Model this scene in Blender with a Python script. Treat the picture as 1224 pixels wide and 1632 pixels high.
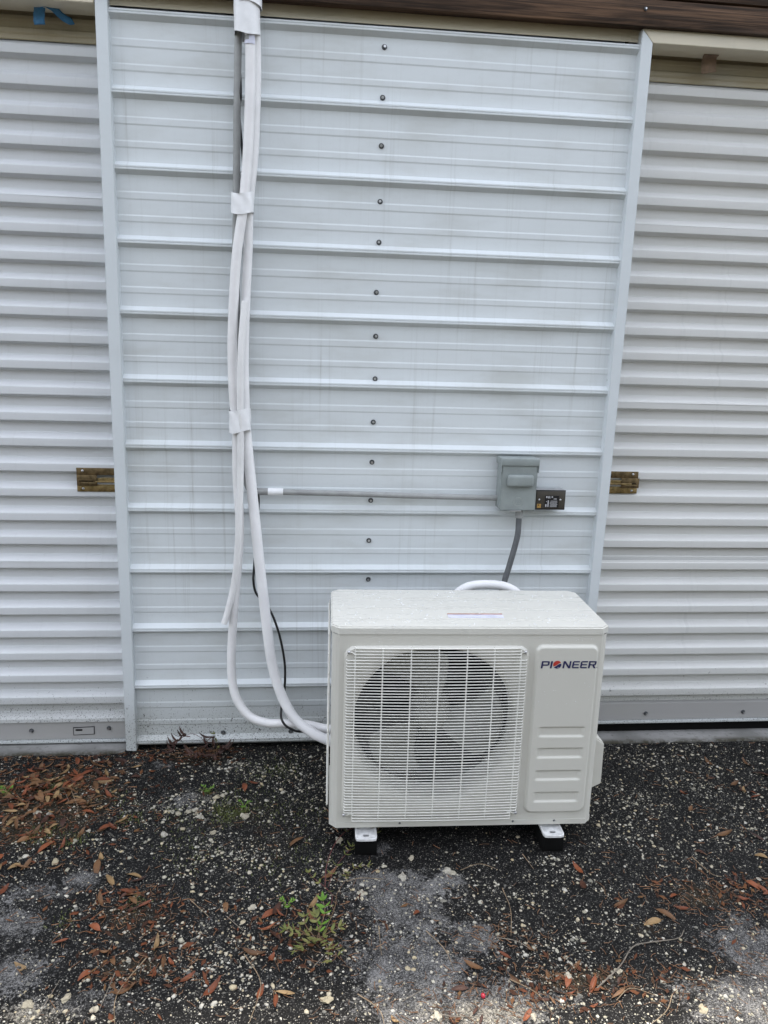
import bpy, bmesh, math, random
import numpy as np
from mathutils import Vector, Matrix, noise as mnoise

for o in list(bpy.data.objects): bpy.data.objects.remove(o)
scn = bpy.context.scene
col = scn.collection
R = math.radians
random.seed(7); rng = np.random.default_rng(7)

# ------------------------------------------------------------------ camera
cam_d = bpy.data.cameras.new('camera'); cam = bpy.data.objects.new('camera', cam_d); col.objects.link(cam)
cam.location = (-0.2142, -2.7051, 1.5091); cam.rotation_euler = (1.3569, -0.0295, -0.0915)
cam_d.sensor_fit = 'VERTICAL'; cam_d.sensor_height = 24.0; cam_d.lens = 24.0*1199.37/1632.0
cam_d.clip_start = .02; cam_d.clip_end = 500
scn.camera = cam

# ------------------------------------------------------------------ sky and sun (sun stands behind the building)
SUN_EL, SUN_AZ = R(68.0), R(8.0)          # azimuth measured from +Y towards +X
w = bpy.data.worlds.new('World'); scn.world = w; w.use_nodes = True
nt = w.node_tree; nt.nodes.clear()
sky = nt.nodes.new('ShaderNodeTexSky'); sky.sky_type = 'NISHITA'; sky.sun_disc = False
sky.sun_elevation = SUN_EL; sky.sun_rotation = SUN_AZ; sky.air_density = 1.0; sky.dust_density = 1.5; sky.ozone_density = 1.0
hs = nt.nodes.new('ShaderNodeHueSaturation'); hs.inputs['Saturation'].default_value = .31
bg = nt.nodes.new('ShaderNodeBackground'); bg.inputs['Strength'].default_value = .15
wo = nt.nodes.new('ShaderNodeOutputWorld')
nt.links.new(sky.outputs[0], hs.inputs['Color']); nt.links.new(hs.outputs[0], bg.inputs[0]); nt.links.new(bg.outputs[0], wo.inputs[0])
sd = bpy.data.lights.new('sun', 'SUN'); sun = bpy.data.objects.new('sun', sd); col.objects.link(sun)
sd.energy = 2.0; sd.angle = R(4.0); sd.color = (1.0, .93, .82)
dirv = Vector((math.sin(SUN_AZ)*math.cos(SUN_EL), math.cos(SUN_AZ)*math.cos(SUN_EL), math.sin(SUN_EL)))
sun.rotation_euler = dirv.to_track_quat('Z', 'Y').to_euler(); sun.location = dirv*20
vs = scn.view_settings; vs.view_transform = 'Standard'; vs.look = 'None'; vs.gamma = 1.0; vs.use_curve_mapping = False
vs.exposure = 2.09
scn.cycles.max_bounces = 5; scn.cycles.diffuse_bounces = 3; scn.cycles.glossy_bounces = 3

# ------------------------------------------------------------------ helpers
def tag(o, label=None, cat=None, group=None, kind=None):
    if label: o['label'] = label
    if cat: o['category'] = cat
    if group: o['group'] = group
    if kind: o['kind'] = kind
    return o
def empty(name, loc=(0, 0, 0), rot=(0, 0, 0), parent=None):
    o = bpy.data.objects.new(name, None); col.objects.link(o); o.location = loc; o.rotation_euler = rot; o.empty_display_size = .05
    if parent: o.parent = parent
    return o
def link(name, me, parent=None, loc=None, rot=None):
    o = bpy.data.objects.new(name, me); col.objects.link(o)
    if parent: o.parent = parent
    if loc is not None: o.location = loc
    if rot is not None: o.rotation_euler = rot
    return o
def mk(name, verts, faces, mat, smooth=False, angle=None):
    me = bpy.data.meshes.new(name); me.from_pydata([tuple(map(float, v)) for v in verts], [], faces)
    if mat: me.materials.append(mat)
    if smooth: me.shade_smooth()
    if angle is not None: me.shade_smooth(); me.set_sharp_from_angle(angle=R(angle))
    me.update(); return me
def bm_mesh(name, bm, mat, angle=None):
    me = bpy.data.meshes.new(name); bmesh.ops.recalc_face_normals(bm, faces=bm.faces); bm.to_mesh(me); bm.free()
    if mat: me.materials.append(mat)
    if angle is not None: me.shade_smooth(); me.set_sharp_from_angle(angle=R(angle))
    return me
def box_bm(bm, x0, x1, y0, y1, z0, z1, bev=0, seg=2):
    r = bmesh.ops.create_cube(bm, size=1)
    vs_ = r['verts']
    for v in vs_: v.co = Vector(((x0+x1)/2+v.co.x*(x1-x0), (y0+y1)/2+v.co.y*(y1-y0), (z0+z1)/2+v.co.z*(z1-z0)))
    if bev:
        es = list({e for v in vs_ for e in v.link_edges})
        bmesh.ops.bevel(bm, geom=es, offset=bev, segments=seg, affect='EDGES', profile=.5)
def box(name, x0, x1, y0, y1, z0, z1, mat, parent=None, bev=0, seg=2):
    bm = bmesh.new(); box_bm(bm, x0, x1, y0, y1, z0, z1, bev, seg)
    return link(name, bm_mesh(name, bm, mat, 40), parent)
def spline(pts, n):
    P = [Vector(p) for p in pts]; P = [P[0]*2-P[1]]+P+[P[-1]*2-P[-2]]; out = []
    for i in range(1, len(P)-2):
        a, b, c, d = P[i-1:i+3]
        for k in range(n):
            t = k/n; t2 = t*t; t3 = t2*t
            out.append(.5*((2*b)+(c-a)*t+(2*a-5*b+4*c-d)*t2+(3*b-a-3*c+d)*t3))
    out.append(P[-2]); return out
def tube_data(path, rad, sides=10, cap=True):
    n = len(path); V = []; F = []
    up = Vector((0, -1, 0)); T0 = (path[1]-path[0]).normalized()
    if abs(T0.dot(up)) > .9: up = Vector((1, 0, 0))
    for i, p in enumerate(path):
        T = (path[min(i+1, n-1)]-path[max(i-1, 0)]).normalized()
        up = (up-T*up.dot(T)).normalized(); s = T.cross(up)
        r = rad(i/(n-1)) if callable(rad) else rad
        for k in range(sides):
            a = 2*math.pi*k/sides; V.append(p+(up*math.cos(a)+s*math.sin(a))*r)
    for i in range(n-1):
        for k in range(sides):
            F.append((i*sides+k, i*sides+(k+1) % sides, (i+1)*sides+(k+1) % sides, (i+1)*sides+k))
    if cap: F.append(tuple(range(sides-1, -1, -1))); F.append(tuple((n-1)*sides+k for k in range(sides)))
    return V, F
def tube(name, pts, rad, mat, parent=None, sides=10, n=6, smooth=True):
    path = spline(pts, n) if n > 1 else [Vector(p) for p in pts]
    V, F = tube_data(path, rad, sides)
    return link(name, mk(name, V, F, mat, angle=50), parent)
def copy_tree(o, parent=None):
    c = o.copy(); col.objects.link(c); c.parent = parent
    for ch in list(o.children): copy_tree(ch, c)
    return c

# ------------------------------------------------------------------ materials
class N:
    def __init__(s, name, rough=.5, metal=0, spec=.5):
        s.m = bpy.data.materials.new(name); s.m.use_nodes = True; s.t = s.m.node_tree; s.b = s.t.nodes['Principled BSDF']
        s.b.inputs['Roughness'].default_value = rough; s.b.inputs['Metallic'].default_value = metal; s.b.inputs['Specular IOR Level'].default_value = spec
        s.tc = s.t.nodes.new('ShaderNodeTexCoord')
    def n(s, k): return s.t.nodes.new(k)
    def l(s, a, b): s.t.links.new(a, b); return b
    def co(s, scale=(1, 1, 1), src='Object'):
        m = s.n('ShaderNodeMapping'); m.inputs['Scale'].default_value = scale; s.l(s.tc.outputs[src], m.inputs[0]); return m.outputs[0]
    def world(s):
        g = s.n('ShaderNodeNewGeometry'); return g.outputs['Position']
    def wco(s, scale):
        m = s.n('ShaderNodeMapping'); m.inputs['Scale'].default_value = scale; s.l(s.world(), m.inputs[0]); return m.outputs[0]
    def noise(s, vec, scale, detail=4, rough=.55, dist=0):
        n = s.n('ShaderNodeTexNoise'); n.inputs['Scale'].default_value = scale; n.inputs['Detail'].default_value = detail
        n.inputs['Roughness'].default_value = rough; n.inputs['Distortion'].default_value = dist; s.l(vec, n.inputs['Vector']); return n.outputs[0]
    def voro(s, vec, scale, feat='F1', out=0):
        n = s.n('ShaderNodeTexVoronoi'); n.feature = feat; n.inputs['Scale'].default_value = scale; s.l(vec, n.inputs['Vector']); return n.outputs[out]
    def ramp(s, fac, a, b, inv=False):
        n = s.n('ShaderNodeMapRange'); n.interpolation_type = 'SMOOTHSTEP'; n.inputs[1].default_value = a; n.inputs[2].default_value = b
        if inv: n.inputs[3].default_value = 1; n.inputs[4].default_value = 0
        s.l(fac, n.inputs[0]); return n.outputs[0]
    def math(s, op, a, b=None):
        n = s.n('ShaderNodeMath'); n.operation = op
        for i, v in enumerate((a, b)):
            if v is None: continue
            if isinstance(v, (int, float)): n.inputs[i].default_value = v
            else: s.l(v, n.inputs[i])
        return n.outputs[0]
    def mix(s, f, a, b, mode='MIX'):
        n = s.n('ShaderNodeMix'); n.data_type = 'RGBA'; n.blend_type = mode
        for i, v in ((0, f), (6, a), (7, b)):
            if isinstance(v, (int, float)): n.inputs[i].default_value = v
            elif isinstance(v, tuple): n.inputs[i].default_value = v if len(v) == 4 else v+(1,)
            else: s.l(v, n.inputs[i])
        return n.outputs[2]
    def attr(s, name):
        n = s.n('ShaderNodeAttribute'); n.attribute_name = name; return n
    def bump(s, h, strength, dist):
        n = s.n('ShaderNodeBump'); n.inputs['Strength'].default_value = strength; n.inputs['Distance'].default_value = dist
        s.l(h, n.inputs['Height']); s.l(n.outputs[0], s.b.inputs['Normal']); return n
    def col(s, c):
        if isinstance(c, tuple): s.b.inputs['Base Color'].default_value = c if len(c) == 4 else c+(1,)
        else: s.l(c, s.b.inputs['Base Color'])
    def rough(s, v): s.l(v, s.b.inputs['Roughness'])
def sepz(m):
    n = m.n('ShaderNodeSeparateXYZ'); m.l(m.world(), n.inputs[0]); return n.outputs
def plain(name, c, rough=.5, metal=0, var=.12, scale=30, bump=0, spec=.5):
    m = N(name, rough, metal, spec); f = m.noise(m.co(), scale, 5)
    d = tuple(v*(1-var) for v in c); e = tuple(min(1, v*(1+var)) for v in c)
    m.col(m.mix(m.ramp(f, .3, .7), d, e))
    if bump: m.bump(m.noise(m.co(), scale*6, 3), bump, .002)
    return m.m
def painted_steel(name, c, streak, dirt, specks=True, streakcol=(.36, .37, .35)):
    m = N(name, .38, 0, .45); xyz = sepz(m)
    st = m.noise(m.wco((55, 1, 1.3)), 1, 6, .7); st2 = m.noise(m.wco((14, 1, .5)), 1, 4, .6)
    blot = m.noise(m.wco((1.6, 1, 1.6)), 1, 3)
    f = m.math('MULTIPLY', m.math('MULTIPLY', m.ramp(st, .48, .8), m.ramp(st2, .42, .7)), m.ramp(blot, .3, .62))
    c1 = m.mix(m.math('MULTIPLY', f, streak), c, streakcol)
    bl2 = m.ramp(m.noise(m.wco((3, 1, 9)), 1, 4), .45, .8)
    c1 = m.mix(m.math('MULTIPLY', bl2, dirt), c1, (.40, .40, .36))
    fine = m.noise(m.wco((90, 90, 90)), 1, 3); c1 = m.mix(m.math('MULTIPLY', m.ramp(fine, .55, .8), .06), c1, (.3, .3, .28))
    if specks:   # rain-splashed mud specks on the lowest part of the wall
        v = m.noise(m.wco((260, 260, 190)), 1, 2, .5, .8); v2 = m.noise(m.wco((120, 120, 80)), 1, 2, .5, 1.0)
        low = m.ramp(xyz[2], .03, .25, inv=True); low2 = m.ramp(xyz[2], .02, .40, inv=True)
        thr = m.math('ADD', v, m.math('MULTIPLY', low, .10))
        sp = m.math('MAXIMUM', m.math('MULTIPLY', m.ramp(thr, .70, .735), low), m.math('MULTIPLY', m.ramp(m.math('ADD', v2, m.math('MULTIPLY', low2, .05)), .735, .75), low2))
        c1 = m.mix(m.math('MULTIPLY', low, m.math('ADD', .18, m.math('MULTIPLY', blot, .5))), c1, (.30, .30, .265)); c1 = m.mix(m.math('MULTIPLY', sp, .9), c1, (.03, .028, .022))
    m.col(c1); m.rough(m.math('ADD', m.math('MULTIPLY', blot, .25), .28))
    m.bump(m.noise(m.wco((3, 3, 4)), 1, 2), .12, .02)
    return m.m
M = {}
M['siding'] = painted_steel('siding_paint', (.675, .713, .73), 1.0, .42)
M['trim'] = painted_steel('trim_paint', (.64, .68, .70), .25, .10)
M['curtain'] = painted_steel('curtain_paint', (.65, .665, .68), .4, .14)
M['curtain_r'] = painted_steel('curtain_paint_warm', (.655, .655, .64), .4, .14)  # slightly warmer tone than the left door's paint
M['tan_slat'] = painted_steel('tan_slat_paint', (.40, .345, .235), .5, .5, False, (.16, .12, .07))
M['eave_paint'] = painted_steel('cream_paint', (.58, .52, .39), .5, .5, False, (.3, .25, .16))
M['header'] = painted_steel('header_paint', (.66, .60, .47), .3, .35, False, (.3, .25, .18))
M['bar'] = painted_steel('bottom_bar_aluminium', (.36, .352, .345), .4, .35, False)
M['dark'] = plain('black_rubber', (.004, .004, .004), .8, spec=.12)
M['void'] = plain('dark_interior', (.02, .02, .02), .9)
M['brass'] = plain('brass', (.36, .27, .13), .36, .9, .35, 60)
M['brass_dull'] = plain('dull_brass', (.16, .115, .06), .45, .8, .4, 60)
M['brass_highlight'] = plain('brass_glint', (.72, .62, .40), .25, .9, .15, 60)  # paler brass that carries painted highlights
M['zinc'] = plain('zinc', (.55, .55, .56), .35, .9, .1)
M['washer'] = plain('screw_washer', (.09, .095, .10), .5, .3, .3, 200)
def wet_paint(name, c, drops):
    m = N(name, .34, 0, .5)
    n1 = m.noise(m.co(), 8, 4)
    c1 = m.mix(m.math('MULTIPLY', m.ramp(n1, .35, .75), .10), c, (.50, .49, .44))
    if drops:   # beaded rain water
        v = m.voro(m.co((1, 1, 1)), 85, 'SMOOTH_F1'); n2 = m.noise(m.co((6, 26, 6)), 1, 4)
        dr = m.math('MULTIPLY', m.ramp(v, .12, .42, inv=True), m.ramp(n2, .40, .62))
        m.bump(dr, .12, .003); m.rough(m.math('SUBTRACT', .40, m.math('MULTIPLY', m.ramp(n2, .4, .62), .14)))
        c1 = m.mix(m.math('MULTIPLY', m.ramp(n2, .42, .7), .06), c1, (.45, .45, .43))
        c1 = m.mix(m.math('MULTIPLY', m.ramp(m.noise(m.co((9, 40, 9)), 1, 3), .66, .78), .12), c1, (.55, .52, .2))
    else:
        m.bump(m.noise(m.co(), 220, 2), .05, .001)
    m.col(c1); return m.m
M['ac'] = wet_paint('beige_enamel', (.60, .588, .535), False)
M['ac_lid'] = wet_paint('wet_beige_enamel', (.635, .626, .575), True)
M['wire'] = plain('wire_enamel', (.76, .75, .70), .4, 0, .04)
M['fan'] = plain('fan_plastic', (.20, .20, .178), .5, 0, .15, 12)
M['coil'] = plain('shaded_coil_fins', (.008, .008, .008), .6, .2)  # near-black: shade inside the fan opening is put into this colour
M['coil_side'] = plain('side_coil', (.22, .22, .21), .5, .5)
M['galv'] = plain('galvanised', (.66, .66, .655), .4, .0, .22, 45)
M['navy'] = plain('navy_ink', (.016, .018, .085), .4)
M['red'] = plain('red_ink', (.45, .04, .03), .4)
M['pale'] = plain('pale_ink', (.72, .72, .68), .4)
M['orange'] = plain('orange_print', (.38, .14, .08), .5)
M['lavender'] = plain('lavender_label', (.62, .63, .74), .4)
M['foam'] = plain('white_pipe_insulation', (.80, .795, .80), .55, 0, .04, 14, .25)
M['foam2'] = plain('white_pipe_cover', (.81, .80, .80), .5, 0, .04, 14, .25)
M['drain'] = plain('pale_hose', (.78, .775, .77), .5, 0, .05, 14)
M['tape'] = plain('white_tape', (.83, .835, .845), .42, 0, .05, 22, .2)
M['pvc'] = plain('grey_pvc', (.30, .305, .30), .5, 0, .12, 20)
M['pvc_dark'] = plain('dark_grey_flex', (.085, .09, .095), .5, 0, .12, 40)
M['box'] = plain('grey_enamel', (.26, .29, .285), .42, 0, .08, 18)
M['box_line'] = plain('grey_enamel_worn', (.34, .37, .36), .45)
M['cable'] = plain('black_cable', (.008, .008, .009), .4)
M['plate'] = plain('brown_plate', (.055, .048, .038), .45, 0, .1)
M['label_k'] = plain('black_label', (.012, .012, .014), .35)
M['label_w'] = plain('label_print', (.5, .5, .52), .4)
M['sticker'] = plain('tan_sticker', (.42, .25, .07), .5)
M['blue'] = plain('blue_tape', (.05, .20, .40), .6, 0, .2, 40)
M['tab'] = plain('brown_tape', (.22, .15, .10), .7, 0, .2, 40)
def wood():
    m = N('weathered_wood', .75, 0, .25); v = m.wco((.9, 22, 22))
    g = m.noise(v, 1, 7, .65, 1.6); g2 = m.noise(m.wco((2.5, 120, 120)), 1, 4, .7); k = m.noise(m.wco((1.1, 5, 5)), 1, 2)
    c = m.mix(m.ramp(g, .35, .68), (.022, .013, .008), (.17, .098, .058)); c = m.mix(m.math('MULTIPLY', m.ramp(g2, .42, .66), .75), c, (.010, .007, .005))
    c = m.mix(m.math('MULTIPLY', m.ramp(k, .55, .8), .5), c, (.10, .085, .075))
    m.col(c); m.bump(m.math('ADD', g, g2), .5, .004); return m.m
M['wood'] = wood()
def concrete():
    m = N('concrete', .85, 0, .3); n1 = m.noise(m.wco((4, 4, 4)), 1, 6); n2 = m.noise(m.wco((60, 60, 60)), 1, 3)
    c = m.mix(m.ramp(n1, .3, .7), (.16, .158, .15), (.30, .295, .285)); c = m.mix(m.math('MULTIPLY', m.ramp(n2, .55, .75), .5), c, (.07, .07, .06))
    xyz = sepz(m); e = m.ramp(xyz[1], .010, .050, inv=True); c = m.mix(m.math('MULTIPLY', e, m.ramp(m.noise(m.wco((16, 16, 16)), 1, 5, .7), .3, .6)), c, (.055, .05, .035)); m.col(c); m.bump(n2, .4, .003); return m.m
M['concrete'] = concrete()
def ground_mat():
    m = N('asphalt', .6, 0, .16)
    dry = m.attr('dry').outputs['Fac']; sand_sun = m.attr('sand_sun').outputs['Fac']; soil = m.attr('soil').outputs['Fac']
    nz = m.noise(m.wco((11, 11, 11)), 1, 7, .7); fine = m.noise(m.wco((140, 140, 140)), 1, 4, .7); mid = m.noise(m.wco((38, 38, 38)), 1, 5, .7)
    def cells(sc):
        vo = m.n('ShaderNodeTexVoronoi'); vo.inputs['Scale'].default_value = 1; m.l(m.wco((sc, sc, sc)), vo.inputs['Vector'])
        sp = m.n('ShaderNodeSeparateColor'); m.l(vo.outputs['Color'], sp.inputs[0]); return vo.outputs['Distance'], sp.outputs[0], sp.outputs[1]
    d1, r1, q1 = cells(190); d2, r2, q2 = cells(430)
    brk = m.math('ADD', m.math('MULTIPLY', m.math('SUBTRACT', nz, .5), 1.1), m.math('ADD', m.math('MULTIPLY', m.math('SUBTRACT', mid, .5), .9), m.math('MULTIPLY', m.math('SUBTRACT', r1, .5), .30)))
    dm = m.ramp(m.math('ADD', dry, brk), .42, .66)
    base = m.mix(m.ramp(mid, .3, .75), (.0016, .0016, .0018), (.0065, .0062, .0062))
    base = m.mix(m.math('MULTIPLY', m.math('POWER', r2, 7), .7), base, (.05, .048, .045))
    gr = m.mix(m.ramp(m.math('ADD', m.math('MULTIPLY', nz, .55), m.math('ADD', m.math('MULTIPLY', fine, .35), m.math('MULTIPLY', r2, .22))), .46, .76), (.026, .025, .025), (.215, .210, .205))
    c = m.mix(dm, base, gr)
    so = m.ramp(m.math('ADD', soil, m.math('MULTIPLY', m.math('SUBTRACT', mid, .5), 1.0)), .40, .85)
    c = m.mix(m.math('MULTIPLY', so, .85), c, m.mix(m.ramp(fine, .35, .65), (.008, .006, .004), m.mix(q2, (.045, .026, .012), (.042, .036, .018))))
    sm = m.ramp(m.math('ADD', sand_sun, brk), .45, .85)
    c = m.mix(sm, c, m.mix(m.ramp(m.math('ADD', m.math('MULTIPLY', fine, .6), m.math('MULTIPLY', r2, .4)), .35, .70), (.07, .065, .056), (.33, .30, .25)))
    gs = m.math('MULTIPLY', m.ramp(d1, .22, .42, inv=True), m.ramp(r1, .78, .80)); gs2 = m.math('MULTIPLY', m.ramp(d2, .25, .5, inv=True), m.ramp(r2, .86, .88))
    c = m.mix(m.math('MULTIPLY', gs, .85), c, m.mix(q1, (.09, .085, .075), (.36, .34, .29))); c = m.mix(m.math('MULTIPLY', gs2, .8), c, m.mix(q2, (.08, .075, .07), (.36, .35, .32)))
    m.col(c); m.rough(m.math('ADD', m.math('MULTIPLY', m.math('MAXIMUM', dm, sm), .22), m.math('ADD', m.math('MULTIPLY', fine, .25), .50)))
    m.bump(m.math('ADD', m.math('MULTIPLY', fine, .7), m.math('ADD', mid, m.math('MULTIPLY', gs, .8))), .8, .006)
    return m.m
M['ground'] = ground_mat()
def gravel_mat():
    m = N('limestone_gravel', .85, 0, .25); g = m.n('ShaderNodeNewGeometry'); r = g.outputs['Random Per Island']
    cr = m.n('ShaderNodeValToRGB'); e = cr.color_ramp.elements
    e[0].position = 0; e[0].color = (.05, .047, .042, 1); e[1].position = 1; e[1].color = (.60, .575, .51, 1)
    for p, c in ((.22, (.15, .145, .13)), (.42, (.40, .37, .28)), (.65, (.48, .46, .41)), (.85, (.44, .36, .22))):
        q = e.new(p); q.color = c+(1,)
    m.l(r, cr.inputs[0]); n1 = m.noise(m.wco((160, 160, 160)), 1, 4, .7)
    m.col(m.mix(m.math('MULTIPLY', m.ramp(n1, .42, .75), .65), cr.outputs[0], (.09, .085, .07))); m.bump(n1, .5, .002); return m.m
M['gravel'] = gravel_mat()
def stone_mat():
    m = N('limestone', .8, 0, .3); oi = m.n('ShaderNodeObjectInfo'); n1 = m.noise(m.wco((90, 90, 90)), 1, 5, .7)
    c = m.mix(oi.outputs['Random'], (.36, .31, .21), (.40, .375, .32)); m.col(m.mix(m.ramp(n1, .45, .8), c, (.12, .105, .08))); m.bump(n1, .9, .004); return m.m
M['stone'] = stone_mat()
def leaf_mat(name, a, b, spec=.35):
    m = N(name, .55, 0, spec); oi = m.n('ShaderNodeObjectInfo'); n1 = m.noise(m.co(), 90, 4, .65)
    c = m.mix(oi.outputs['Random'], a, b); c = m.mix(m.math('MULTIPLY', m.ramp(n1, .45, .75), .55), c, tuple(v*.35 for v in a)); m.col(c)
    m.bump(m.noise(m.co(), 160, 2), .3, .002); return m.m
M['leaf_rust'] = leaf_mat('leaf_rust', (.13, .036, .014), (.22, .065, .024))
M['leaf_brown'] = leaf_mat('leaf_brown', (.10, .048, .020), (.18, .090, .038))
M['leaf_tan'] = leaf_mat('leaf_tan', (.20, .125, .055), (.30, .195, .09))
M['leaf_dark'] = leaf_mat('leaf_dark', (.035, .014, .009), (.07, .026, .014))
M['weed_green'] = leaf_mat('weed_green', (.085, .19, .016), (.13, .24, .03))
M['weed_olive'] = leaf_mat('weed_olive', (.10, .12, .026), (.18, .17, .055))
M['weed_dead'] = leaf_mat('weed_dead', (.035, .018, .014), (.075, .035, .025))
M['stem_red'] = plain('stem_red', (.10, .025, .022), .6)
M['stem_brown'] = plain('stem_brown', (.14, .085, .045), .7)
M['twig'] = plain('twig', (.20, .145, .09), .75, 0, .4, 40)
M['twig_grey'] = plain('twig_grey', (.17, .145, .115), .75, 0, .3, 40)
M['moss'] = plain('moss', (.085, .10, .025), .8, 0, .5, 40)
M['needle'] = plain('needle', (.17, .085, .04), .7, 0, .5, 30)
M['oak_leaf'] = plain('oak_leaf', (.055, .075, .028), .6, 0, .4, 3)
M['bark'] = plain('bark', (.11, .085, .065), .9, 0, .3, 20, .4)
M['berry'] = plain('berry', (.35, .012, .03), .35)
M['roof'] = plain('roof_metal', (.03, .027, .025), .6, .2)

# ================================================================== SETTING
def ss(a, b, x): t = np.clip((x-a)/(b-a), 0, 1); return t*t*(3-2*t)
def gh(x, y):
    x = np.asarray(x, float); y = np.asarray(y, float)
    h = -.03+.03*y
    h = h-.020*ss(.84, .98, np.abs(x+.0))*ss(-.28, -.02, y)      # the asphalt lies lower along the door sills
    h = np.where(y < -2.2, -.03-.066+0*y, h); h = np.where(y > .05, -.05, h)
    h = h+.004*np.sin(x*7.3+1.3*np.sin(y*5.1))*np.cos(y*8.7+.7)*ss(.1, -.15, y)+.0018*np.sin(x*31+y*13)*np.sin(y*37-x*9)
    return h
def gblob(X, Y, blobs):
    r = np.zeros_like(X)
    for bx_, by_, sx, sy, wt in blobs: r = np.maximum(r, wt*np.exp(-(((X-bx_)/sx)**2+((Y-by_)/sy)**2)))
    return r
DRY = [(.06, -.84, .16, .15, 1), (0, -.74, .12, .06, .8), (.05, -1.05, .20, .13, .95), (.22, -.98, .10, .08, .8), (.20, -.75, .07, .05, .8), (.02, -.60, .05, .04, .8), (.16, -1.18, .30, .09, 1),
       (-.99, -.74, .16, .07, .7), (-.88, -.69, .08, .06, .85), (-1.02, -.86, .12, .1, .75), (-.95, -1.02, .16, .10, .7), (1.00, -1.08, .13, .16, 1), (.93, -1.22, .25, .12, 1), (.99, -.86, .05, .03, .7), (1.03, -.96, .06, .06, .8), (-.30, -1.12, .1, .1, .5), (-.78, -1.12, .2, .06, .7),
       (-.75, -.10, .10, .05, .5), (-.62, -.33, .2, .10, .45), (-.45, -.5, .25, .12, .35), (-.4, -.9, .2, .2, .35)]
SAND_SUN = [(.20, -1.20, .22, .055, .75), (-.85, -1.14, .16, .06, .7), (1.0, -1.26, .14, .06, .6), (-.56, -.31, .08, .06, .6), (.62, -1.22, .2, .05, .35)]  # blobs along the front edge also paint sunlit patches into the sandy colour
SOIL = [(-1.1, -.30, .26, .28, 1.15), (-.45, -.42, .3, .14, .55), (-.7, -.85, .16, .12, .7), (-.66, -.06, .2, .09, .7), (.95, -.86, .14, .07, .8), (.48, -1.13, .18, .06, .8), (1.3, -.5, .3, .4, .35), (-.2, -.95, .12, .1, .7), (.3, -.98, .1, .05, .5), (-.35, -.55, .3, .25, .5), (.75, -.97, .12, .05, .6), (-.65, -1.02, .15, .08, .7)]
def axis(lo, hi, step, far):
    a = list(np.arange(lo, hi+1e-6, step)); s = step
    b = [hi]; c = [lo]
    while b[-1] < far: s *= 1.5; b.append(b[-1]+s)
    s = step
    while c[-1] > -far: s *= 1.5; c.append(c[-1]-s)
    return np.array(c[:0:-1]+a+b[1:])
gx = axis(-1.7, 1.9, .0095, 60); gy = axis(-1.75, .14, .0095, 60)
GX, GY = np.meshgrid(gx, gy); H = gh(GX, GY)
near = (ss(-1.8, -1.6, GX)*ss(2., 1.8, GX)*ss(-1.9, -1.6, GY))
rough_ = np.array([mnoise.noise(Vector((x*42, y*42, 0))) for x, y in zip(GX.ravel(), GY.ravel())]).reshape(GX.shape)
H = H+near*(.0016*rough_+.0012*rng.standard_normal(H.shape)*.6)
nx, ny = len(gx), len(gy)
idx = np.arange(nx*ny).reshape(ny, nx)
quads = np.stack([idx[:-1, :-1], idx[:-1, 1:], idx[1:, 1:], idx[1:, :-1]], -1).reshape(-1, 4)
def np_mesh(name, V, Q, mat, smooth=True):
    me = bpy.data.meshes.new(name); me.vertices.add(len(V)); me.vertices.foreach_set('co', np.ascontiguousarray(V, np.float32).ravel())
    k = Q.shape[1]; me.loops.add(Q.size); me.loops.foreach_set('vertex_index', np.ascontiguousarray(Q, np.int32).ravel())
    me.polygons.add(len(Q)); me.polygons.foreach_set('loop_start', np.arange(0, Q.size, k, dtype=np.int32)); me.polygons.foreach_set('loop_total', np.full(len(Q), k, np.int32))
    me.update(calc_edges=True); me.validate()
    if mat: me.materials.append(mat)
    if smooth: me.shade_smooth()
    return me
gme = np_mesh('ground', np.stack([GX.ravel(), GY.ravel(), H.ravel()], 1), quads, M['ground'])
for nm, bl in (('dry', DRY), ('sand_sun', SAND_SUN), ('soil', SOIL)):
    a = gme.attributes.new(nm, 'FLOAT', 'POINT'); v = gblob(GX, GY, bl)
    if nm == 'soil': v = np.maximum(v, 1.6*ss(-1.6, -2.2, GY))  # unseen far ground browned to warm the bounce under the ribs
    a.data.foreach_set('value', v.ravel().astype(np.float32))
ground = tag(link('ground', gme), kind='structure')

# concrete floor slab, its top edge shows below the doors
bm = bmesh.new()
box_bm(bm, -3.4, -.90, .012, 5, -.25, -.042, .006); box_bm(bm, .90, 3.4, .012, 5, -.25, -.042, .006); box_bm(bm, -.8995, .8995, .035, 5, -.25, -.0425)
slab = tag(link('concrete_slab', bm_mesh('concrete_slab', bm, M['concrete'], 40)), kind='structure')

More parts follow.
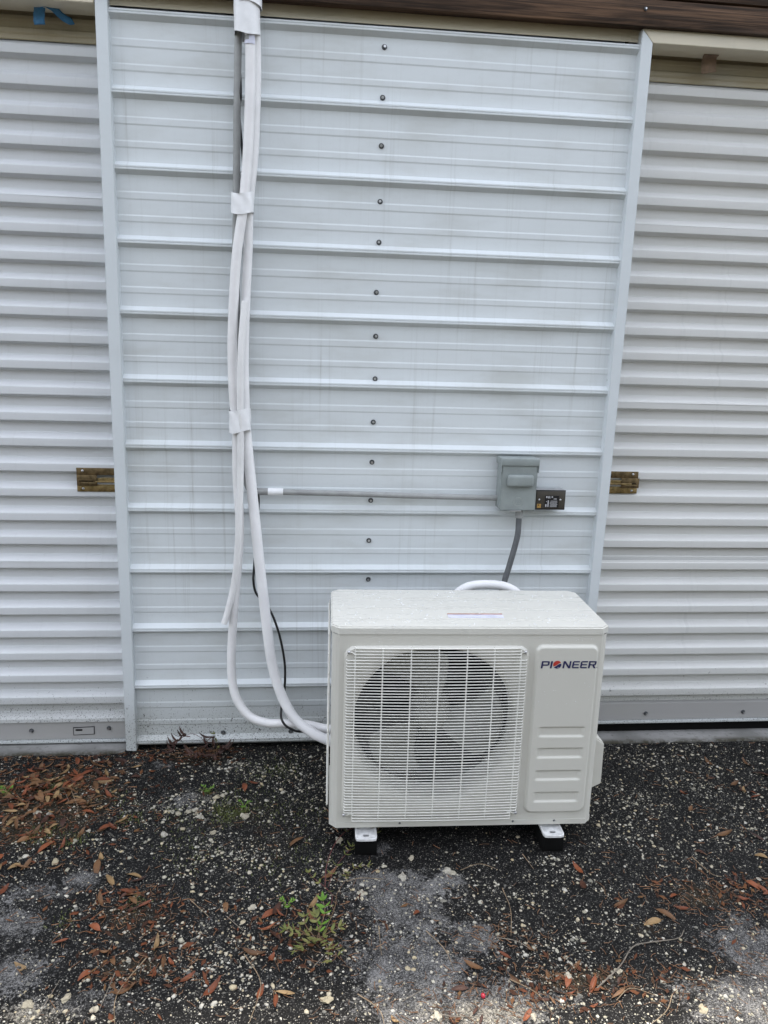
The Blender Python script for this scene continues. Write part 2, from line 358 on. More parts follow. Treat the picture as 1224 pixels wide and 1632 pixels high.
# ---------------------------------------------------------------- ribbed metal wall
S = .2286; D = .019
def rib_profile(k0, k1, top_to=None):
    P = []
    for k in range(k0, k1):
        z = k*S
        P += [(z-.0135, D), (z-.0012, .0006), (z, 0), (z+.004, 0), (z+.0055, .0018), (z+.007, 0), (z+.011, 0), (z+.0125, .0006), (z+.0255, D), (z+.0285, D+.0004)]
        P += [(z+.0663, D), (z+.0713, D-.0017), (z+.0864, D-.0017), (z+.0914, D), (z+.1370, D), (z+.1420, D-.0017), (z+.1596, D-.0017), (z+.1646, D)]
    return P
def wall_y(z):
    P = rib_profile(0, 13); return float(np.interp(z, [p[0] for p in P], [p[1] for p in P]))
def sheet(name, prof, x0, x1, mat, parent, yoff=0, ncol=48, wob=.0011, seed=0):
    xs = np.linspace(x0, x1, ncol+1); V = []; F = []
    for (z, y) in prof:
        for x in xs:
            n1 = mnoise.noise(Vector((x*1.7+seed, z*3.1, 4.2))); n2 = mnoise.noise(Vector((x*4+seed, z*9, 1.2)))
            V.append((x, y+yoff+wob*(n1+.4*n2), z+.0012*mnoise.noise(Vector((x*1.1+seed*3, round(z/S)*7.7, 9)))))
    c = ncol+1
    for r in range(len(prof)-1):
        for i in range(ncol): F.append((r*c+i, r*c+i+1, (r+1)*c+i+1, (r+1)*c+i))
    return link(name, mk(name, V, F, mat, angle=13), parent)
wall = tag(empty('metal_wall', (0, 0, 0)), 'white horizontally ribbed metal wall between the two roll-up doors', 'wall')
P = rib_profile(0, 13)
P[0] = (-.012, .0125); P.insert(0, (-.0125, .016))
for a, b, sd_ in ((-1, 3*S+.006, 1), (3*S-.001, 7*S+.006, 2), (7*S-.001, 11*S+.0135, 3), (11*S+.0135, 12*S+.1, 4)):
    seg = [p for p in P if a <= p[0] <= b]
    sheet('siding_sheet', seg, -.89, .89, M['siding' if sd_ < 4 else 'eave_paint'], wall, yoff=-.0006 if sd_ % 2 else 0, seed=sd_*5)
# jamb trims and door headers, mitred at the corners
def prism(name, poly, y0, y1, mat, parent, bev=.0015):
    bm = bmesh.new(); vs_ = [bm.verts.new((x, y0, z)) for x, z in poly]; f = bm.faces.new(vs_)
    r = bmesh.ops.extrude_face_region(bm, geom=[f]); bmesh.ops.translate(bm, verts=[v for v in r['geom'] if isinstance(v, bmesh.types.BMVert)], vec=(0, y1-y0, 0))
    if bev: bmesh.ops.bevel(bm, geom=list(bm.edges), offset=bev, segments=2, affect='EDGES')
    return link(name, bm_mesh(name, bm, mat, 40), parent)
prism('jamb_trim', [(-.912, -.0235), (-.874, -.0245), (-.862, 2.61), (-.9, 2.575), (-.906, 1.8)], -.012, .125, M['trim'], wall)
prism('jamb_trim', [(.850, -.03), (.887, -.03), (.900, 1.0), (.9035, 2.5305), (.8645, 2.5715), (.863, 1.0)], -.012, .125, M['trim'], wall)
prism('door_header', [(.8652, 2.5725), (.9042, 2.5313), (3.4, 2.528), (3.4, 2.571)], -.011, .090, M['header'], wall)
prism('door_header', [(-.9015, 2.5733), (-.9045, 2.5313), (-3.4, 2.528), (-3.4, 2.571)], -.011, .090, M['header'], wall)
# screws
bm = bmesh.new()
bmesh.ops.create_cone(bm, cap_ends=True, segments=14, radius1=.0094, radius2=.0080, depth=.0035, matrix=Matrix.Translation((0, 0, .00175)))
bmesh.ops.create_cone(bm, cap_ends=True, segments=6, radius1=.0052, radius2=.0046, depth=.0055, matrix=Matrix.Translation((0, 0, .0062)))
bmesh.ops.rotate(bm, verts=bm.verts, cent=(0, 0, 0), matrix=Matrix.Rotation(R(90), 3, 'X'))
scr_me = bm_mesh('screw', bm, M['washer'], 40); scr_me.materials.append(M['zinc'])
for p in scr_me.polygons:
    if p.center.y < -.0087: p.material_index = 1
SCR = [(.0087, 2.4736), (.007, 2.3216), (.0071, 2.1735), (.0079, 1.9977), (.0075, 1.866), (.0032, 1.6995), (.0051, 1.5505), (.0069, 1.4021), (.0043, 1.2478), (.0035, 1.1014), (.0026, .9587), (-.0005, .8055), (.001, .6537), (.001, .50), (.002, .33), (.002, .17), (-.549, .030), (-.2887, .030), (.30, .030), (.6, .03)]
SCR += [(.8745, z) for z in (2.4736, 2.3416, 2.175, 2.02)]+[(.872, z) for z in (1.42, .96)]
for x, z in SCR: link('screw', scr_me, wall, (x, wall_y(z)-.0005, z), (random.uniform(-.12, .12), random.uniform(0, 6), random.uniform(-.12, .12)))

# ---------------------------------------------------------------- roll-up doors
PIT = .09115; Z0 = 2.408; YC = .083; YV = .111
def curtain_prof(zlo, zhi):
    P = []
    for k in range(-3, 28):
        z = Z0-k*PIT        # lower corner of a crest
        P += [(z-.0115, YV), (z-.0090, YV-.0014), (z-.0012, YC+.0022), (z, YC+.0004), (z+.003, YC), (z+.026, YC+.0008), (z+.0290, YC+.0025), (z+.0455, YV-.0030), (z+.0495, YV-.0004)]
    P.sort(); P = [p for p in P if zlo < p[0] < zhi]
    f = lambda z: float(np.interp(z, [q[0] for q in P], [q[1] for q in P]))
    return [(zlo, f(zlo))]+P+[(zhi, f(zhi))]
def door(side, label, mat, zbot, seams):
    x0, x1 = (-3.3, -.88) if side < 0 else (.88, 3.3)
    d = tag(empty('roll_up_door', ((x0+x1)/2, .1, zbot)), label, 'door')
    off = Vector(((x0+x1)/2, .1, zbot))
    def put(o): o.parent = d; o.location = o.location-off; return o
    cuts = [zbot+.085]+seams+[2.452]
    for i in range(len(cuts)-1):
        a, b = cuts[i], cuts[i+1]
        prof = [(z, y+.045*float(ss(2.42, 2.60, z))) for z, y in curtain_prof(a+.0008, b+.006)]; prof[-1] = (prof[-1][0], prof[-1][1]+.0016)
        prof[0] = (prof[0][0], prof[0][1]-.0012)       # each sheet laps over the one below by a rolled edge
        o = sheet('curtain_sheet', prof, x0, x1, mat, None, 0, 26, .0012, seed=11*i+side*3); put(o)
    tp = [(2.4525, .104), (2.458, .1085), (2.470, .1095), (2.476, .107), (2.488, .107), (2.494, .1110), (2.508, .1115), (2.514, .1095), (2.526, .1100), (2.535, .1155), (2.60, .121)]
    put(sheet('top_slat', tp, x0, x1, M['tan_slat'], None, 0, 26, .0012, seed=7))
    put(box('curtain_backing', x0, x1, .17, .178, zbot+.02, 2.60, M['void']))
    # bottom bar
    bar = put(prism('bottom_bar', [(x0, zbot+.010), (x1, zbot+.010), (x1, zbot+.088), (x0, zbot+.088)], .088, .112, M['bar'], None, .003))
    put(prism('bottom_lip', [(x0, zbot), (x1, zbot), (x1, zbot+.0095), (x0, zbot+.0095)], .076, .114, M['trim'], None, .002))
    put(prism('bottom_seal', [(x0, -.040), (x1, -.040), (x1, zbot-.001), (x0, zbot-.001)], .100, .112, M['dark'], None, 0))
    bolts = [(-1.2924, .0155), (-.9993, .0205)] if side < 0 else [(1.19, .045), (1.62, .045), (1.9, .045)]
    for bx_, bz in bolts:
        o = link('bolt', scr_me); o.location = (bx_, .0885, bz); put(o)
    if side < 0:
        pl = put(prism('rating_plate', [(-1.1354, -.0075), (-1.0548, -.0045), (-1.0540, .0296), (-1.1354, .0262)], .0862, .0882, M['label_k'], None, 0))
        q = prism('plate_face', [(-1.1325, -.0042), (-1.0575, -.0015), (-1.0568, .0266), (-1.1325, .0232)], .0852, .0870, M['bar'], None, 0); q.parent = pl
        q = prism('plate_print', [(-1.123, .012), (-1.103, .012), (-1.098, .016), (-1.103, .020), (-1.123, .020), (-1.128, .016)], .0846, .0856, M['label_k'], None, 0); q.parent = pl
    # brass slide latch
    lx0, lx1, lz0, lz1, s = (-1.065, -.893, .967, 1.055, 1) if side < 0 else (.893, 1.048, .984, 1.071, -1)
    yb = .079
    lt = put(empty('latch', (lx0, yb, lz0)))
    def sub(o): o.parent = lt; o.location = Vector(o.location)-Vector((lx0, yb, lz0)); return o
    hgt = lz1-lz0; m1 = M['brass']; m2 = M['brass_dull']
    ex = lx0 if side < 0 else lx1          # the free end, away from the jamb
    sub(box('flange', lx0, lx1, yb, yb+.0035, lz1-.026, lz1, m2, None, .0014)); sub(box('flange', lx0 if side < 0 else lx0+.02, lx1, yb, yb+.0035, lz0, lz0+.026, m1, None, .0014))
    hx = (ex, ex+s*.075) ; hx = (min(hx), max(hx))
    sub(box('keeper', hx[0]+.004, hx[1]-.0, yb-.013, yb-.010, lz0+.024, lz1-.024, m2, None, .001)); sub(box('keeper_web', hx[0]+.006, hx[1]-.002, yb-.0105, yb+.002, lz1-.029, lz1-.0255, m2)); sub(box('keeper_web', hx[0]+.006, hx[1]-.002, yb-.0105, yb+.002, lz0+.0255, lz0+.029, m1))
    sub(box('bolt_bar', lx0+.004+(.06 if side < 0 else 0), lx1-.004-(0 if side < 0 else .012), yb-.009, yb-.003, lz0+.036, lz0+.052, m1, None, .001))
    sub(box('bolt_rail', lx0+(.07 if side < 0 else 0), lx1-(0 if side < 0 else .03), yb-.016, yb-.009, lz0+.037, lz0+.043, m1, None, .001)); sub(box('gap_glint_strip', hx[0]+.012, hx[1]-.012, yb-.0136, yb-.0128, lz0+.0405, lz0+.0435, M['dark'])); sub(box('gap_glint_strip', hx[0]+.02, hx[1]-.006, yb-.0136, yb-.0128, lz0+.0345, lz0+.0362, M['brass_highlight'])); sub(box('glint_lip', lx0+.003, lx1-.006, yb-.006, yb-.0008, lz0+.0262, lz0+.0285, M['brass_highlight'])); sub(box('glint_lip', lx0+(.09 if side < 0 else .0), lx1-(0 if side < 0 else .06), yb-.0125, yb-.0092, lz0+.0530, lz0+.0555, M['brass_highlight']))  # pale strips paint highlights on the brass; the dark strip marks an opening
    for rz in (lz0+.012, lz1-.011):
        o = link('rivet', scr_me); o.scale = (.55, .55, .55); o.location = (ex+s*.022, yb-.0005, rz); sub(o)
        o.data = riv_me
    return d
bm = bmesh.new(); bmesh.ops.create_uvsphere(bm, u_segments=12, v_segments=6, radius=.009)
for v in bm.verts: v.co.y *= .45
riv_me = bm_mesh('rivet', bm, M['zinc'], 60)
door(-1, 'white corrugated roll-up door at the left with grey bottom bar and rating plate', M['curtain'], -.0345, [.6996, 1.3232, 1.9749])
door(1, 'cream white corrugated roll-up door at the right with black gap underneath', M['curtain_r'], .005, [.7077, 1.336, 1.9759])

# ---------------------------------------------------------------- eave
fb = tag(empty('fascia_board', (0, -.030, 2.572)), 'weathered dark brown wooden fascia board along the top of the wall', 'board')
bm = bmesh.new(); box_bm(bm, -3.5, 3.5, -.030, .008, 2.572, 2.652, .003)
o = link('board', bm_mesh('board', bm, M['wood'], 40), fb); o.location = (0, .030, -2.572)
bm = bmesh.new(); box_bm(bm, -3.5, 3.5, -.034, .008, 2.656, 2.74, .004)
o = link('upper_board', bm_mesh('upper_board', bm, M['wood'], 40), fb); o.location = (0, .030, -2.572)
for x, z in ((.860, 2.622), (-.1, 2.61), (1.6, 2.625)):
    o = link('screw', scr_me, fb); o.location = (x, -.0012, z-2.572); o.scale = (.7, .7, .7)
rf = tag(empty('roof', (0, -.05, 2.745)), 'dark metal roof edge above the wooden fascia', 'roof')
bm = bmesh.new(); v = [bm.verts.new(c) for c in ((-3.6, -.05, 2.745), (3.6, -.05, 2.745), (3.6, 5.2, 3.4), (-3.6, 5.2, 3.4))]; f = bm.faces.new(v)
r_ = bmesh.ops.extrude_face_region(bm, geom=[f]); bmesh.ops.translate(bm, verts=[q for q in r_['geom'] if isinstance(q, bmesh.types.BMVert)], vec=(0, 0, .02))
o = link('roof_panel', bm_mesh('roof_panel', bm, M['roof']), rf); o.location = (0, .05, -2.745)
bw = tag(empty('building_shell', (0, 2.5, -.04)), 'plain side and rear metal walls of the storage building behind the doors', 'wall')
for nm, a in (('end_wall', (-3.45, -3.40, 0, 5, -.04, 2.76)), ('end_wall', (3.40, 3.45, 0, 5, -.04, 2.76)), ('rear_wall', (-3.45, 3.45, 5.01, 5.06, -.04, 3.36)), ('lintel', (-3.4, 3.4, .185, .21, 2.50, 2.755))):
    o = box(nm, *a, M['trim'], bw); o.location = (0, -2.5, .04)


# ---------------------------------------------------------------- unseen oaks added opposite the wall to block the low sky
def oak_meshes():
    r = random.Random(5); V = []; F = []
    clumps = [(r.gauss(0, 1.5), r.gauss(0, 1.2), r.uniform(2.2, 9.6), r.uniform(.9, 1.7)) for _ in range(34)]
    for cx_, cy_, cz_, cr in clumps:
        for _ in range(120):
            d = Vector((r.gauss(0, 1), r.gauss(0, 1), r.gauss(0, 1))).normalized()*cr*r.uniform(.55, 1.05); p = Vector((cx_, cy_, cz_))+d
            a = Vector((r.gauss(0, 1), r.gauss(0, 1), r.gauss(0, .6))).normalized(); b = a.cross(Vector((r.gauss(0, 1), r.gauss(0, 1), r.gauss(0, 1)))).normalized(); l_ = r.uniform(.16, .30)
            k = len(V); V += [p-a*l_, p-b*l_*.5, p+a*l_, p+b*l_*.5]; F.append((k, k+1, k+2, k+3))
    crown = mk('crown', V, F, M['oak_leaf'])
    tv, tf = tube_data(spline([(0, 0, -.2), (.1, 0, 1.5), (-.05, .1, 3.2), (.15, 0, 5.5), (.1, .1, 8)], 5), lambda t: .24*(1-.8*t)+.03, 10)
    for k in range(7):
        a = k*2.4; z = 2.2+k*.7; q, f = tube_data(spline([(0, 0, z), (math.cos(a)*.8, math.sin(a)*.8, z+.5), (math.cos(a)*2, math.sin(a)*1.8, z+1.3)], 4), lambda t: .09*(1-.75*t), 7)
        tf += [tuple(i+len(tv) for i in ff) for ff in f]; tv += q
    return crown, mk('trunk', tv, tf, M['bark'], True)
crown_me, trunk_me = oak_meshes()
for i, (x, y, s_) in enumerate(((-13.5, -13.4, .72), (-10.2, -14.6, .8), (-6.9, -13.3, .7), (-3.6, -14.3, .78), (-.4, -13.5, .72), (2.9, -14.4, .8), (6.2, -13.4, .7), (9.6, -14.2, .78), (13, -13.6, .74))):
    t_ = tag(empty('added_oak', (x, y, -.1), (0, 0, i*1.9)), 'added unseen oak that blocks low sky opposite the wall', 'tree', 'added unseen oaks opposite the wall'); t_.scale = (s_, s_, s_)
    link('crown', crown_me, t_); link('trunk', trunk_me, t_)

# ================================================================== AIR CONDITIONER
AW, AH, AD = .8464, .6718, .353; HW = AW/2; CH = .022; ZB = .018; ZT = AH-.024
AC_LOC = (.2726, -.6006, .0266); AC_YAW = -.0202
ac = tag(empty('air_conditioner', AC_LOC, (0, 0, AC_YAW)), 'beige outdoor air conditioner unit with round fan grille standing before the ribbed wall', 'air conditioner')
CX, CZ, RF = -.1034, .350, .2515; SPL = .187
def rrect_ray(cx, cz, th, x0, x1, z0, z1, r):
    # distance from (cx,cz) along angle th to a rounded rectangle, by bisection on its signed distance
    dx, dz = math.cos(th), math.sin(th); lo, hi = 0, 2
    mx, mz, hx, hz = (x0+x1)/2, (z0+z1)/2, (x1-x0)/2, (z1-z0)/2
    for _ in range(40):
        t = (lo+hi)/2; qx = abs(cx+dx*t-mx)-hx+r; qz = abs(cz+dz*t-mz)-hz+r
        s_ = math.hypot(max(qx, 0), max(qz, 0))+min(max(qx, qz), 0)-r
        if s_ < 0: lo = t
        else: hi = t
    return lo
RX0, RX1, RZ0, RZ1 = -.386, .178, .034, .612
corners = [math.atan2(z-CZ, x-CX) for x in (-(HW-CH), SPL) for z in (ZB, ZT)]
ths = sorted(set([2*math.pi*k/144-math.pi for k in range(144)]+corners))
rings = []
for th in ths:
    d0 = rrect_ray(CX, CZ, th, -(HW-CH), SPL, ZB, ZT, 0); d1 = rrect_ray(CX, CZ, th, RX0, RX1, RZ0, RZ1, .032); d2 = rrect_ray(CX, CZ, th, RX0+.007, RX1-.007, RZ0+.007, RZ1-.007, .027)
    fl = min(.285, d2-.0005)
    L = [(d0, 0), (d1, 0), (d1*.6+d2*.4, -.0025), (d2, -.008), (max(fl, RF+.002), -.008)]
    for q in range(1, 7):
        a = q/6*math.pi/2; L.append((RF+(max(fl, RF+.002)-RF)*(1-math.sin(a)), -.008+.030*(1-math.cos(a))))
    L.append((RF, .09)); rings.append([(CX+math.cos(th)*d, y, CZ+math.sin(th)*d) for d, y in L])
nr = len(rings[0]); nt_ = len(ths); V = [p for r in rings for p in r]; F = []
for i in range(nt_):
    for j in range(nr-1): F.append((i*nr+j, i*nr+j+1, ((i+1) % nt_)*nr+j+1, ((i+1) % nt_)*nr+j))
link('fan_panel', mk('fan_panel', V, F, M['ac'], angle=35), ac)
# right hand service panel as a pressed sheet: raised field with four sunken slots
def sd_rr(x, z, x0, x1, z0, z1, r):
    qx = np.abs(x-(x0+x1)/2)-(x1-x0)/2+r; qz = np.abs(z-(z0+z1)/2)-(z1-z0)/2+r
    return np.hypot(np.maximum(qx, 0), np.maximum(qz, 0))+np.minimum(np.maximum(qx, qz), 0)-r
xs = np.linspace(SPL, HW-CH, 84); zs = np.linspace(ZB, ZT, 250); XX, ZZ = np.meshgrid(xs, zs)
yy = -.010*ss(.000, -.008, sd_rr(XX, ZZ, .196, .394, .043, .616, .024))
for zt_, zb_ in ((.3440, .3150), (.2725, .2425), (.1945, .1650), (.1185, .0880)):
    t = np.clip((zt_-ZZ)/(zt_-zb_), 0, 1); inset = .004
    wx = ss(.220, .234, XX)*ss(.373, .359, XX)
    prof = np.where((ZZ < zt_+.0012) & (ZZ > zb_-.0045), ss(zt_+.0012, zt_-.0015, ZZ)*ss(zb_-.0045, zb_+.0015, ZZ), 0)
    yy = yy+.0048*prof*wx
idx2 = np.arange(XX.size).reshape(XX.shape)
q2 = np.stack([idx2[:-1, :-1], idx2[:-1, 1:], idx2[1:, 1:], idx2[1:, :-1]], -1).reshape(-1, 4)
link('service_panel', np_mesh('service_panel', np.stack([XX.ravel(), yy.ravel(), ZZ.ravel()], 1), q2, M['ac']), ac)
# sides, back, chamfers
def strip(name, poly, z0, z1, mat, parent, closed=False):
    n = len(poly); V = [(x, y, z0) for x, y in poly]+[(x, y, z1) for x, y in poly]
    F = [(i, (i+1) % n, n+(i+1) % n, n+i) for i in range(n if closed else n-1)]
    return link(name, mk(name, V, F, mat, angle=20), parent)
strip('right_side_panel', [(HW-CH, 0), (HW-CH*.55, CH*.18), (HW-CH*.18, CH*.55), (HW, CH), (HW, AD-.02), (HW-.02, AD), (.05, AD)], ZB, ZT, M['ac'], ac)
strip('left_corner_post', [(-HW, CH+.032), (-HW, CH), (-(HW-CH*.18), CH*.55), (-(HW-CH*.55), CH*.18), (-(HW-CH), 0)], ZB, ZT, M['ac'], ac)
strip('coil', [(.05, AD-.006), (-HW+.02, AD-.006), (-HW+.006, AD-.02), (-HW+.006, CH+.03)], ZB, ZT, M['coil_side'], ac)
gd = empty('coil_guard', (-HW, CH, 0), parent=ac)
for k in range(15):
    y = CH+.03+k*.0208; V, F = tube_data([Vector((-.006, y-CH, ZB+.03)), Vector((-.006, y-CH, ZT-.01))], .0018, 5); link('wire', mk('wire', V, F, M['wire'], angle=60), gd)
for k in range(10):
    z = ZB+.035+k*.064; V, F = tube_data([Vector((-.009, .02, z)), Vector((-.009, .312, z))], .0018, 5); link('wire', mk('wire', V, F, M['wire'], angle=60), gd)
def oct_poly(hw, y0, y1, c): return [(-hw+c, y0), (hw-c, y0), (hw, y0+c), (hw, y1-c), (hw-c, y1), (-hw+c, y1), (-hw, y1-c), (-hw, y0+c)]
def oct_prism(name, hw, y0, y1, c, z0, z1, mat, bev, parent, seg=3):
    bm = bmesh.new(); vs_ = [bm.verts.new((x, y, z0)) for x, y in oct_poly(hw, y0, y1, c)]; f = bm.faces.new(vs_)
    r = bmesh.ops.extrude_face_region(bm, geom=[f]); tv = [v for v in r['geom'] if isinstance(v, bmesh.types.BMVert)]; bmesh.ops.translate(bm, verts=tv, vec=(0, 0, z1-z0))
    te = [e for e in bm.edges if (e.verts[0] in tv and e.verts[1] in tv)]
    if bev: bmesh.ops.bevel(bm, geom=te, offset=bev, segments=seg, affect='EDGES')
    return link(name, bm_mesh(name, bm, mat, 30), parent)
lid = oct_prism('lid', HW+.003, -.003, AD+.003, CH+.002, ZT+.001, AH, M['ac_lid'], .004, ac)
for j in range(3): box('lid_rib', -HW+.05, HW-.05, .06+j*.1, .064+j*.1, AH-.001, AH+.0012, M['ac_lid'], lid, .0008)
lb = box('warning_label', -.062, .113, .079, .110, AH, AH+.0012, M['lavender'], lid)
oo = box('label_stripe', -.062, .113, .106, .1115, AH+.001, AH+.0021, M['orange'], lid)
oct_prism('base_pan', HW+.001, -.002, AD+.002, CH, 0, ZB-.0005, M['ac'], 0, ac)
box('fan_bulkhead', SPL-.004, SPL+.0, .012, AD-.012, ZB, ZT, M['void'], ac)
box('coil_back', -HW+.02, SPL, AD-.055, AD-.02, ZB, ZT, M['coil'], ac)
# fan
fan = empty('fan', (CX, .085, CZ), parent=ac)
bm = bmesh.new(); bmesh.ops.create_cone(bm, cap_ends=True, segments=40, radius1=.066, radius2=.052, depth=.06, matrix=Matrix.Rotation(R(90), 4, 'X')); bmesh.ops.bevel(bm, geom=[e for e in bm.edges if all(v.co.y < 0 for v in e.verts)], offset=.008, segments=3, affect='EDGES')
link('hub', bm_mesh('hub', bm, M['fan'], 35), fan)
for k in range(3):
    a0 = R(97+120*k); V = []; F = []; nr_, na = 12, 16
    for i in range(nr_+1):
        r = .045+(.236-.045)*i/nr_; wdt = R(24+8*(i/nr_)**.8); sw = R(14)*(i/nr_)**1.5
        for j in range(na+1):
            u = j/na*2-1; rr = r-(.028*u*u if i == nr_ else .028*u*u*(i/nr_)**4); a = a0+sw+u*wdt
            y = .034*u*(1-.25*i/nr_)-.012*math.cos(u*1.5)
            V.append((math.cos(a)*rr, y, math.sin(a)*rr))
    for i in range(nr_):
        for j in range(na): F.append((i*(na+1)+j, i*(na+1)+j+1, (i+1)*(na+1)+j+1, (i+1)*(na+1)+j))
    me = mk('blade', V, F, M['fan'], True); o = link('blade', me, fan); sm = o.modifiers.new('t', 'SOLIDIFY'); sm.thickness = .003
box('motor_bracket', CX-.03, CX+.03, .17, .20, ZB, ZT, M['coil'], ac, .004)
# wire grille
gr = empty('grille', (CX, -.02, CZ), parent=ac)
def gwire(pts, r=.0017, sides=6):
    V, F = tube_data([Vector(p)-Vector((CX, -.02, CZ)) for p in pts], r, sides); link('wire', mk('wire', V, F, M['wire'], angle=80), gr)
NWH = 61; gz0, gz1 = .0335, .610
for i in range(NWH):
    z = gz0+(gz1-gz0)*i/(NWH-1); cut = i < 3 or i > NWH-5
    xa, xb = (-.356, .152) if cut else (-.379, .170)
    pts = [(xa, -.013 if cut else -.009, z-.001)] if not cut else []
    m = 12
    for k in range(m+1):
        u = k/m*2-1; x = xa+.003+(xb-xa-.006)*k/m; pts.append((x, -.017-.010*(1-u*u)*(1-(2*i/(NWH-1)-1)**2*.6), z+.0006*math.sin(i*5.3)*(1-u*u)))
    if not cut: pts.append((xb, -.009, z-.001))
    gwire(pts)
for x in (-.3537, -.2708, -.1855, -.1016, -.0154, .0675, .1489):
    pts = []; u = (x-CX)/.275
    for k in range(15):
        t = k/14; z = gz0-.003+(gz1-gz0+.006)*t; pts.append((x, -.0205-.010*(1-u*u)*(1-(2*t-1)**2*.6)+.0045 if 0 < k < 14 else -.012, z))
    gwire(pts, .0022)
for sx_, sz_ in ((-.372, .5955), (.163, .5955), (-.378, .052), (.168, .050)):
    o = link('grille_screw', riv_me, gr); o.location = (sx_-CX, .008, sz_-CZ); o.scale = (.62, 1.1, .62)
    s_ = 1 if sx_ < 0 else -1; zz = -.006 if sz_ > .3 else .006
    gwire([(sx_, -.012, sz_), (sx_+s_*.010, -.013, sz_), (sx_+s_*.017, -.016, sz_+zz), (sx_+s_*.03, -.017, sz_+zz)], .0018)
for x in (-.2, .165, .30): o = link('screw', scr_me, ac); o.location = (x, -.0015, .0125); o.scale = (.42, .5, .42)
# logo
lg = empty('logo', (.2137, -.0104, .5425), parent=ac)
def letter(ch, x0, wd, h=.0235, st=.0052):
    # strokes as flat prisms: list of polygons in unit box
    a = st/wd; b = st*.82/h; Pn = []
    q = lambda *pts: Pn.append(pts)
    if ch == 'I': q((0, 0), (1, 0), (1, 1), (0, 1))
    if ch in 'PR':
        q((0, 0), (a, 0), (a, 1), (0, 1)); t = .42 if ch == 'P' else .45
        q((a, 1-b), (.78, 1-b), (.9, 1), (a, 1)); q((a, t-b*.3), (.78, t-b*.3), (.78, t+b*.7), (a, t+b*.7))
        q((.78, 1-b), (.98-a*.9, .93-b), (1, .93), (.9, 1)); q((.98-a*.9, .93-b), (.98-a*.9, t+.12+b*.5), (1, t+.10), (1, .93)); q((.78, t-b*.3), (.92, t), (1, t+.10), (.98-a*.9, t+.12+b*.5), (.78, t+b*.7))
        if ch == 'R': q((.52, t-b*.3), (.52+a*1.15, t-b*.3), (1.04, 0), (1.04-a*1.25, 0))
    if ch == 'N': q((0, 0), (a, 0), (a, 1), (0, 1)); q((1-a, 0), (1, 0), (1, 1), (1-a, 1)); q((0, 1), (a*1.2, 1), (1, 0), (1-a*1.2, 0))
    if ch == 'E':
        q((.14, 1-b), (1, 1-b), (1, 1), (.14, 1)); q((.14, 0), (1, 0), (1, b), (.14, b)); q((a*.9, .5-b*.45), (.94, .5-b*.45), (.94, .5+b*.45), (a*.9, .5+b*.45))
        q((0, .14), (.14, 0), (.14, b), (a, .14+b*.5), (a, .86-b*.5), (.14, 1-b), (.14, 1), (0, .86))
    bm = bmesh.new(); sl = .0028
    for i, pl in enumerate(Pn):
        e = i*.00003; vs_ = [bm.verts.new((x0+px*wd+py*sl, -.0006-e, py*h)) for px, py in pl]; bm.faces.new(vs_)
    bmesh.ops.recalc_face_normals(bm, faces=bm.faces)
    return link('letter', bm_mesh('letter', bm, M['navy']), lg)
for ch, x0, wd in (('P', 0, .0245), ('I', .0285, .0054), ('N', .0675, .0245), ('E', .0965, .0215), ('E', .1220, .0215), ('R', .1475, .0235)): letter(ch, x0, wd)
bcx, bcz, br = .0508, .0120, .0128
def wave(x): return .0035*math.sin((x/br)*2.2)-.001+.0025*x/br
for nm, up, mat in (('emblem_top', 1, 'red'), ('emblem_bottom', -1, 'navy')):
    pts = []; gap = .0013
    xsn = [br*.98*(-1+2*i/24) for i in range(25)]
    lower = [(x, wave(x)+up*gap) for x in xsn if abs(wave(x)+up*gap) < math.sqrt(max(br*br-x*x, 0))]
    a0 = math.atan2(lower[-1][1], lower[-1][0]); a1 = math.atan2(lower[0][1], lower[0][0])
    if up > 0:
        if a1 < a0: a1 += 2*math.pi
    else:
        if a1 > a0: a1 -= 2*math.pi
    arc = [(br*math.cos(a0+(a1-a0)*i/28), br*math.sin(a0+(a1-a0)*i/28)) for i in range(1, 28)]
    V = [(bcx+x, -.0007, bcz+z) for x, z in lower+arc]
    bm = bmesh.new(); bm.faces.new([bm.verts.new(v) for v in V]); bmesh.ops.triangulate(bm, faces=bm.faces); link(nm, bm_mesh(nm, bm, M[mat]), lg)
bm = bmesh.new(); bmesh.ops.create_circle(bm, cap_ends=True, segments=10, radius=.0013, matrix=Matrix.Translation((.1755, -.0007, .003))@Matrix.Rotation(R(90), 4, 'X')); link('mark_dot', bm_mesh('mark_dot', bm, M['navy']), lg)
# feet
def foot(x):
    f = empty('foot', (x, -.042, -.016), parent=ac); wd = .034
    bm = bmesh.new(); n = 32; rings_ = []
    for (hx, hy, z, r, cyo) in ((.034, .048, -.004, .010, .046), (.034, .048, .003, .010, .046), (.0315, .0455, .0045, .009, .046), (.027, .041, .001, .007, .046), (.0105, .0055, .001, .005, .021), (.0105, .0055, -.004, .005, .021)):
        rg = []
        for k in range(n):
            th = 2*math.pi*k/n
            d = rrect_ray(0, 0, th, -hx, hx, -hy, hy, r) if True else 0
            rg.append(bm.verts.new((math.cos(th)*d, cyo+math.sin(th)*d, z)))
        rings_.append(rg)
    for a, b in zip(rings_[:-1], rings_[1:]):
        for k in range(n): bm.faces.new((a[k], a[(k+1) % n], b[(k+1) % n], b[k]))
    link('foot_plate', bm_mesh('foot_plate', bm, M['galv'], 35), f)
    box('foot_rail', -.030, .030, .085, .40, -.004, .0145, M['galv'], f, .002)
for x in (-.307, .292): foot(x)
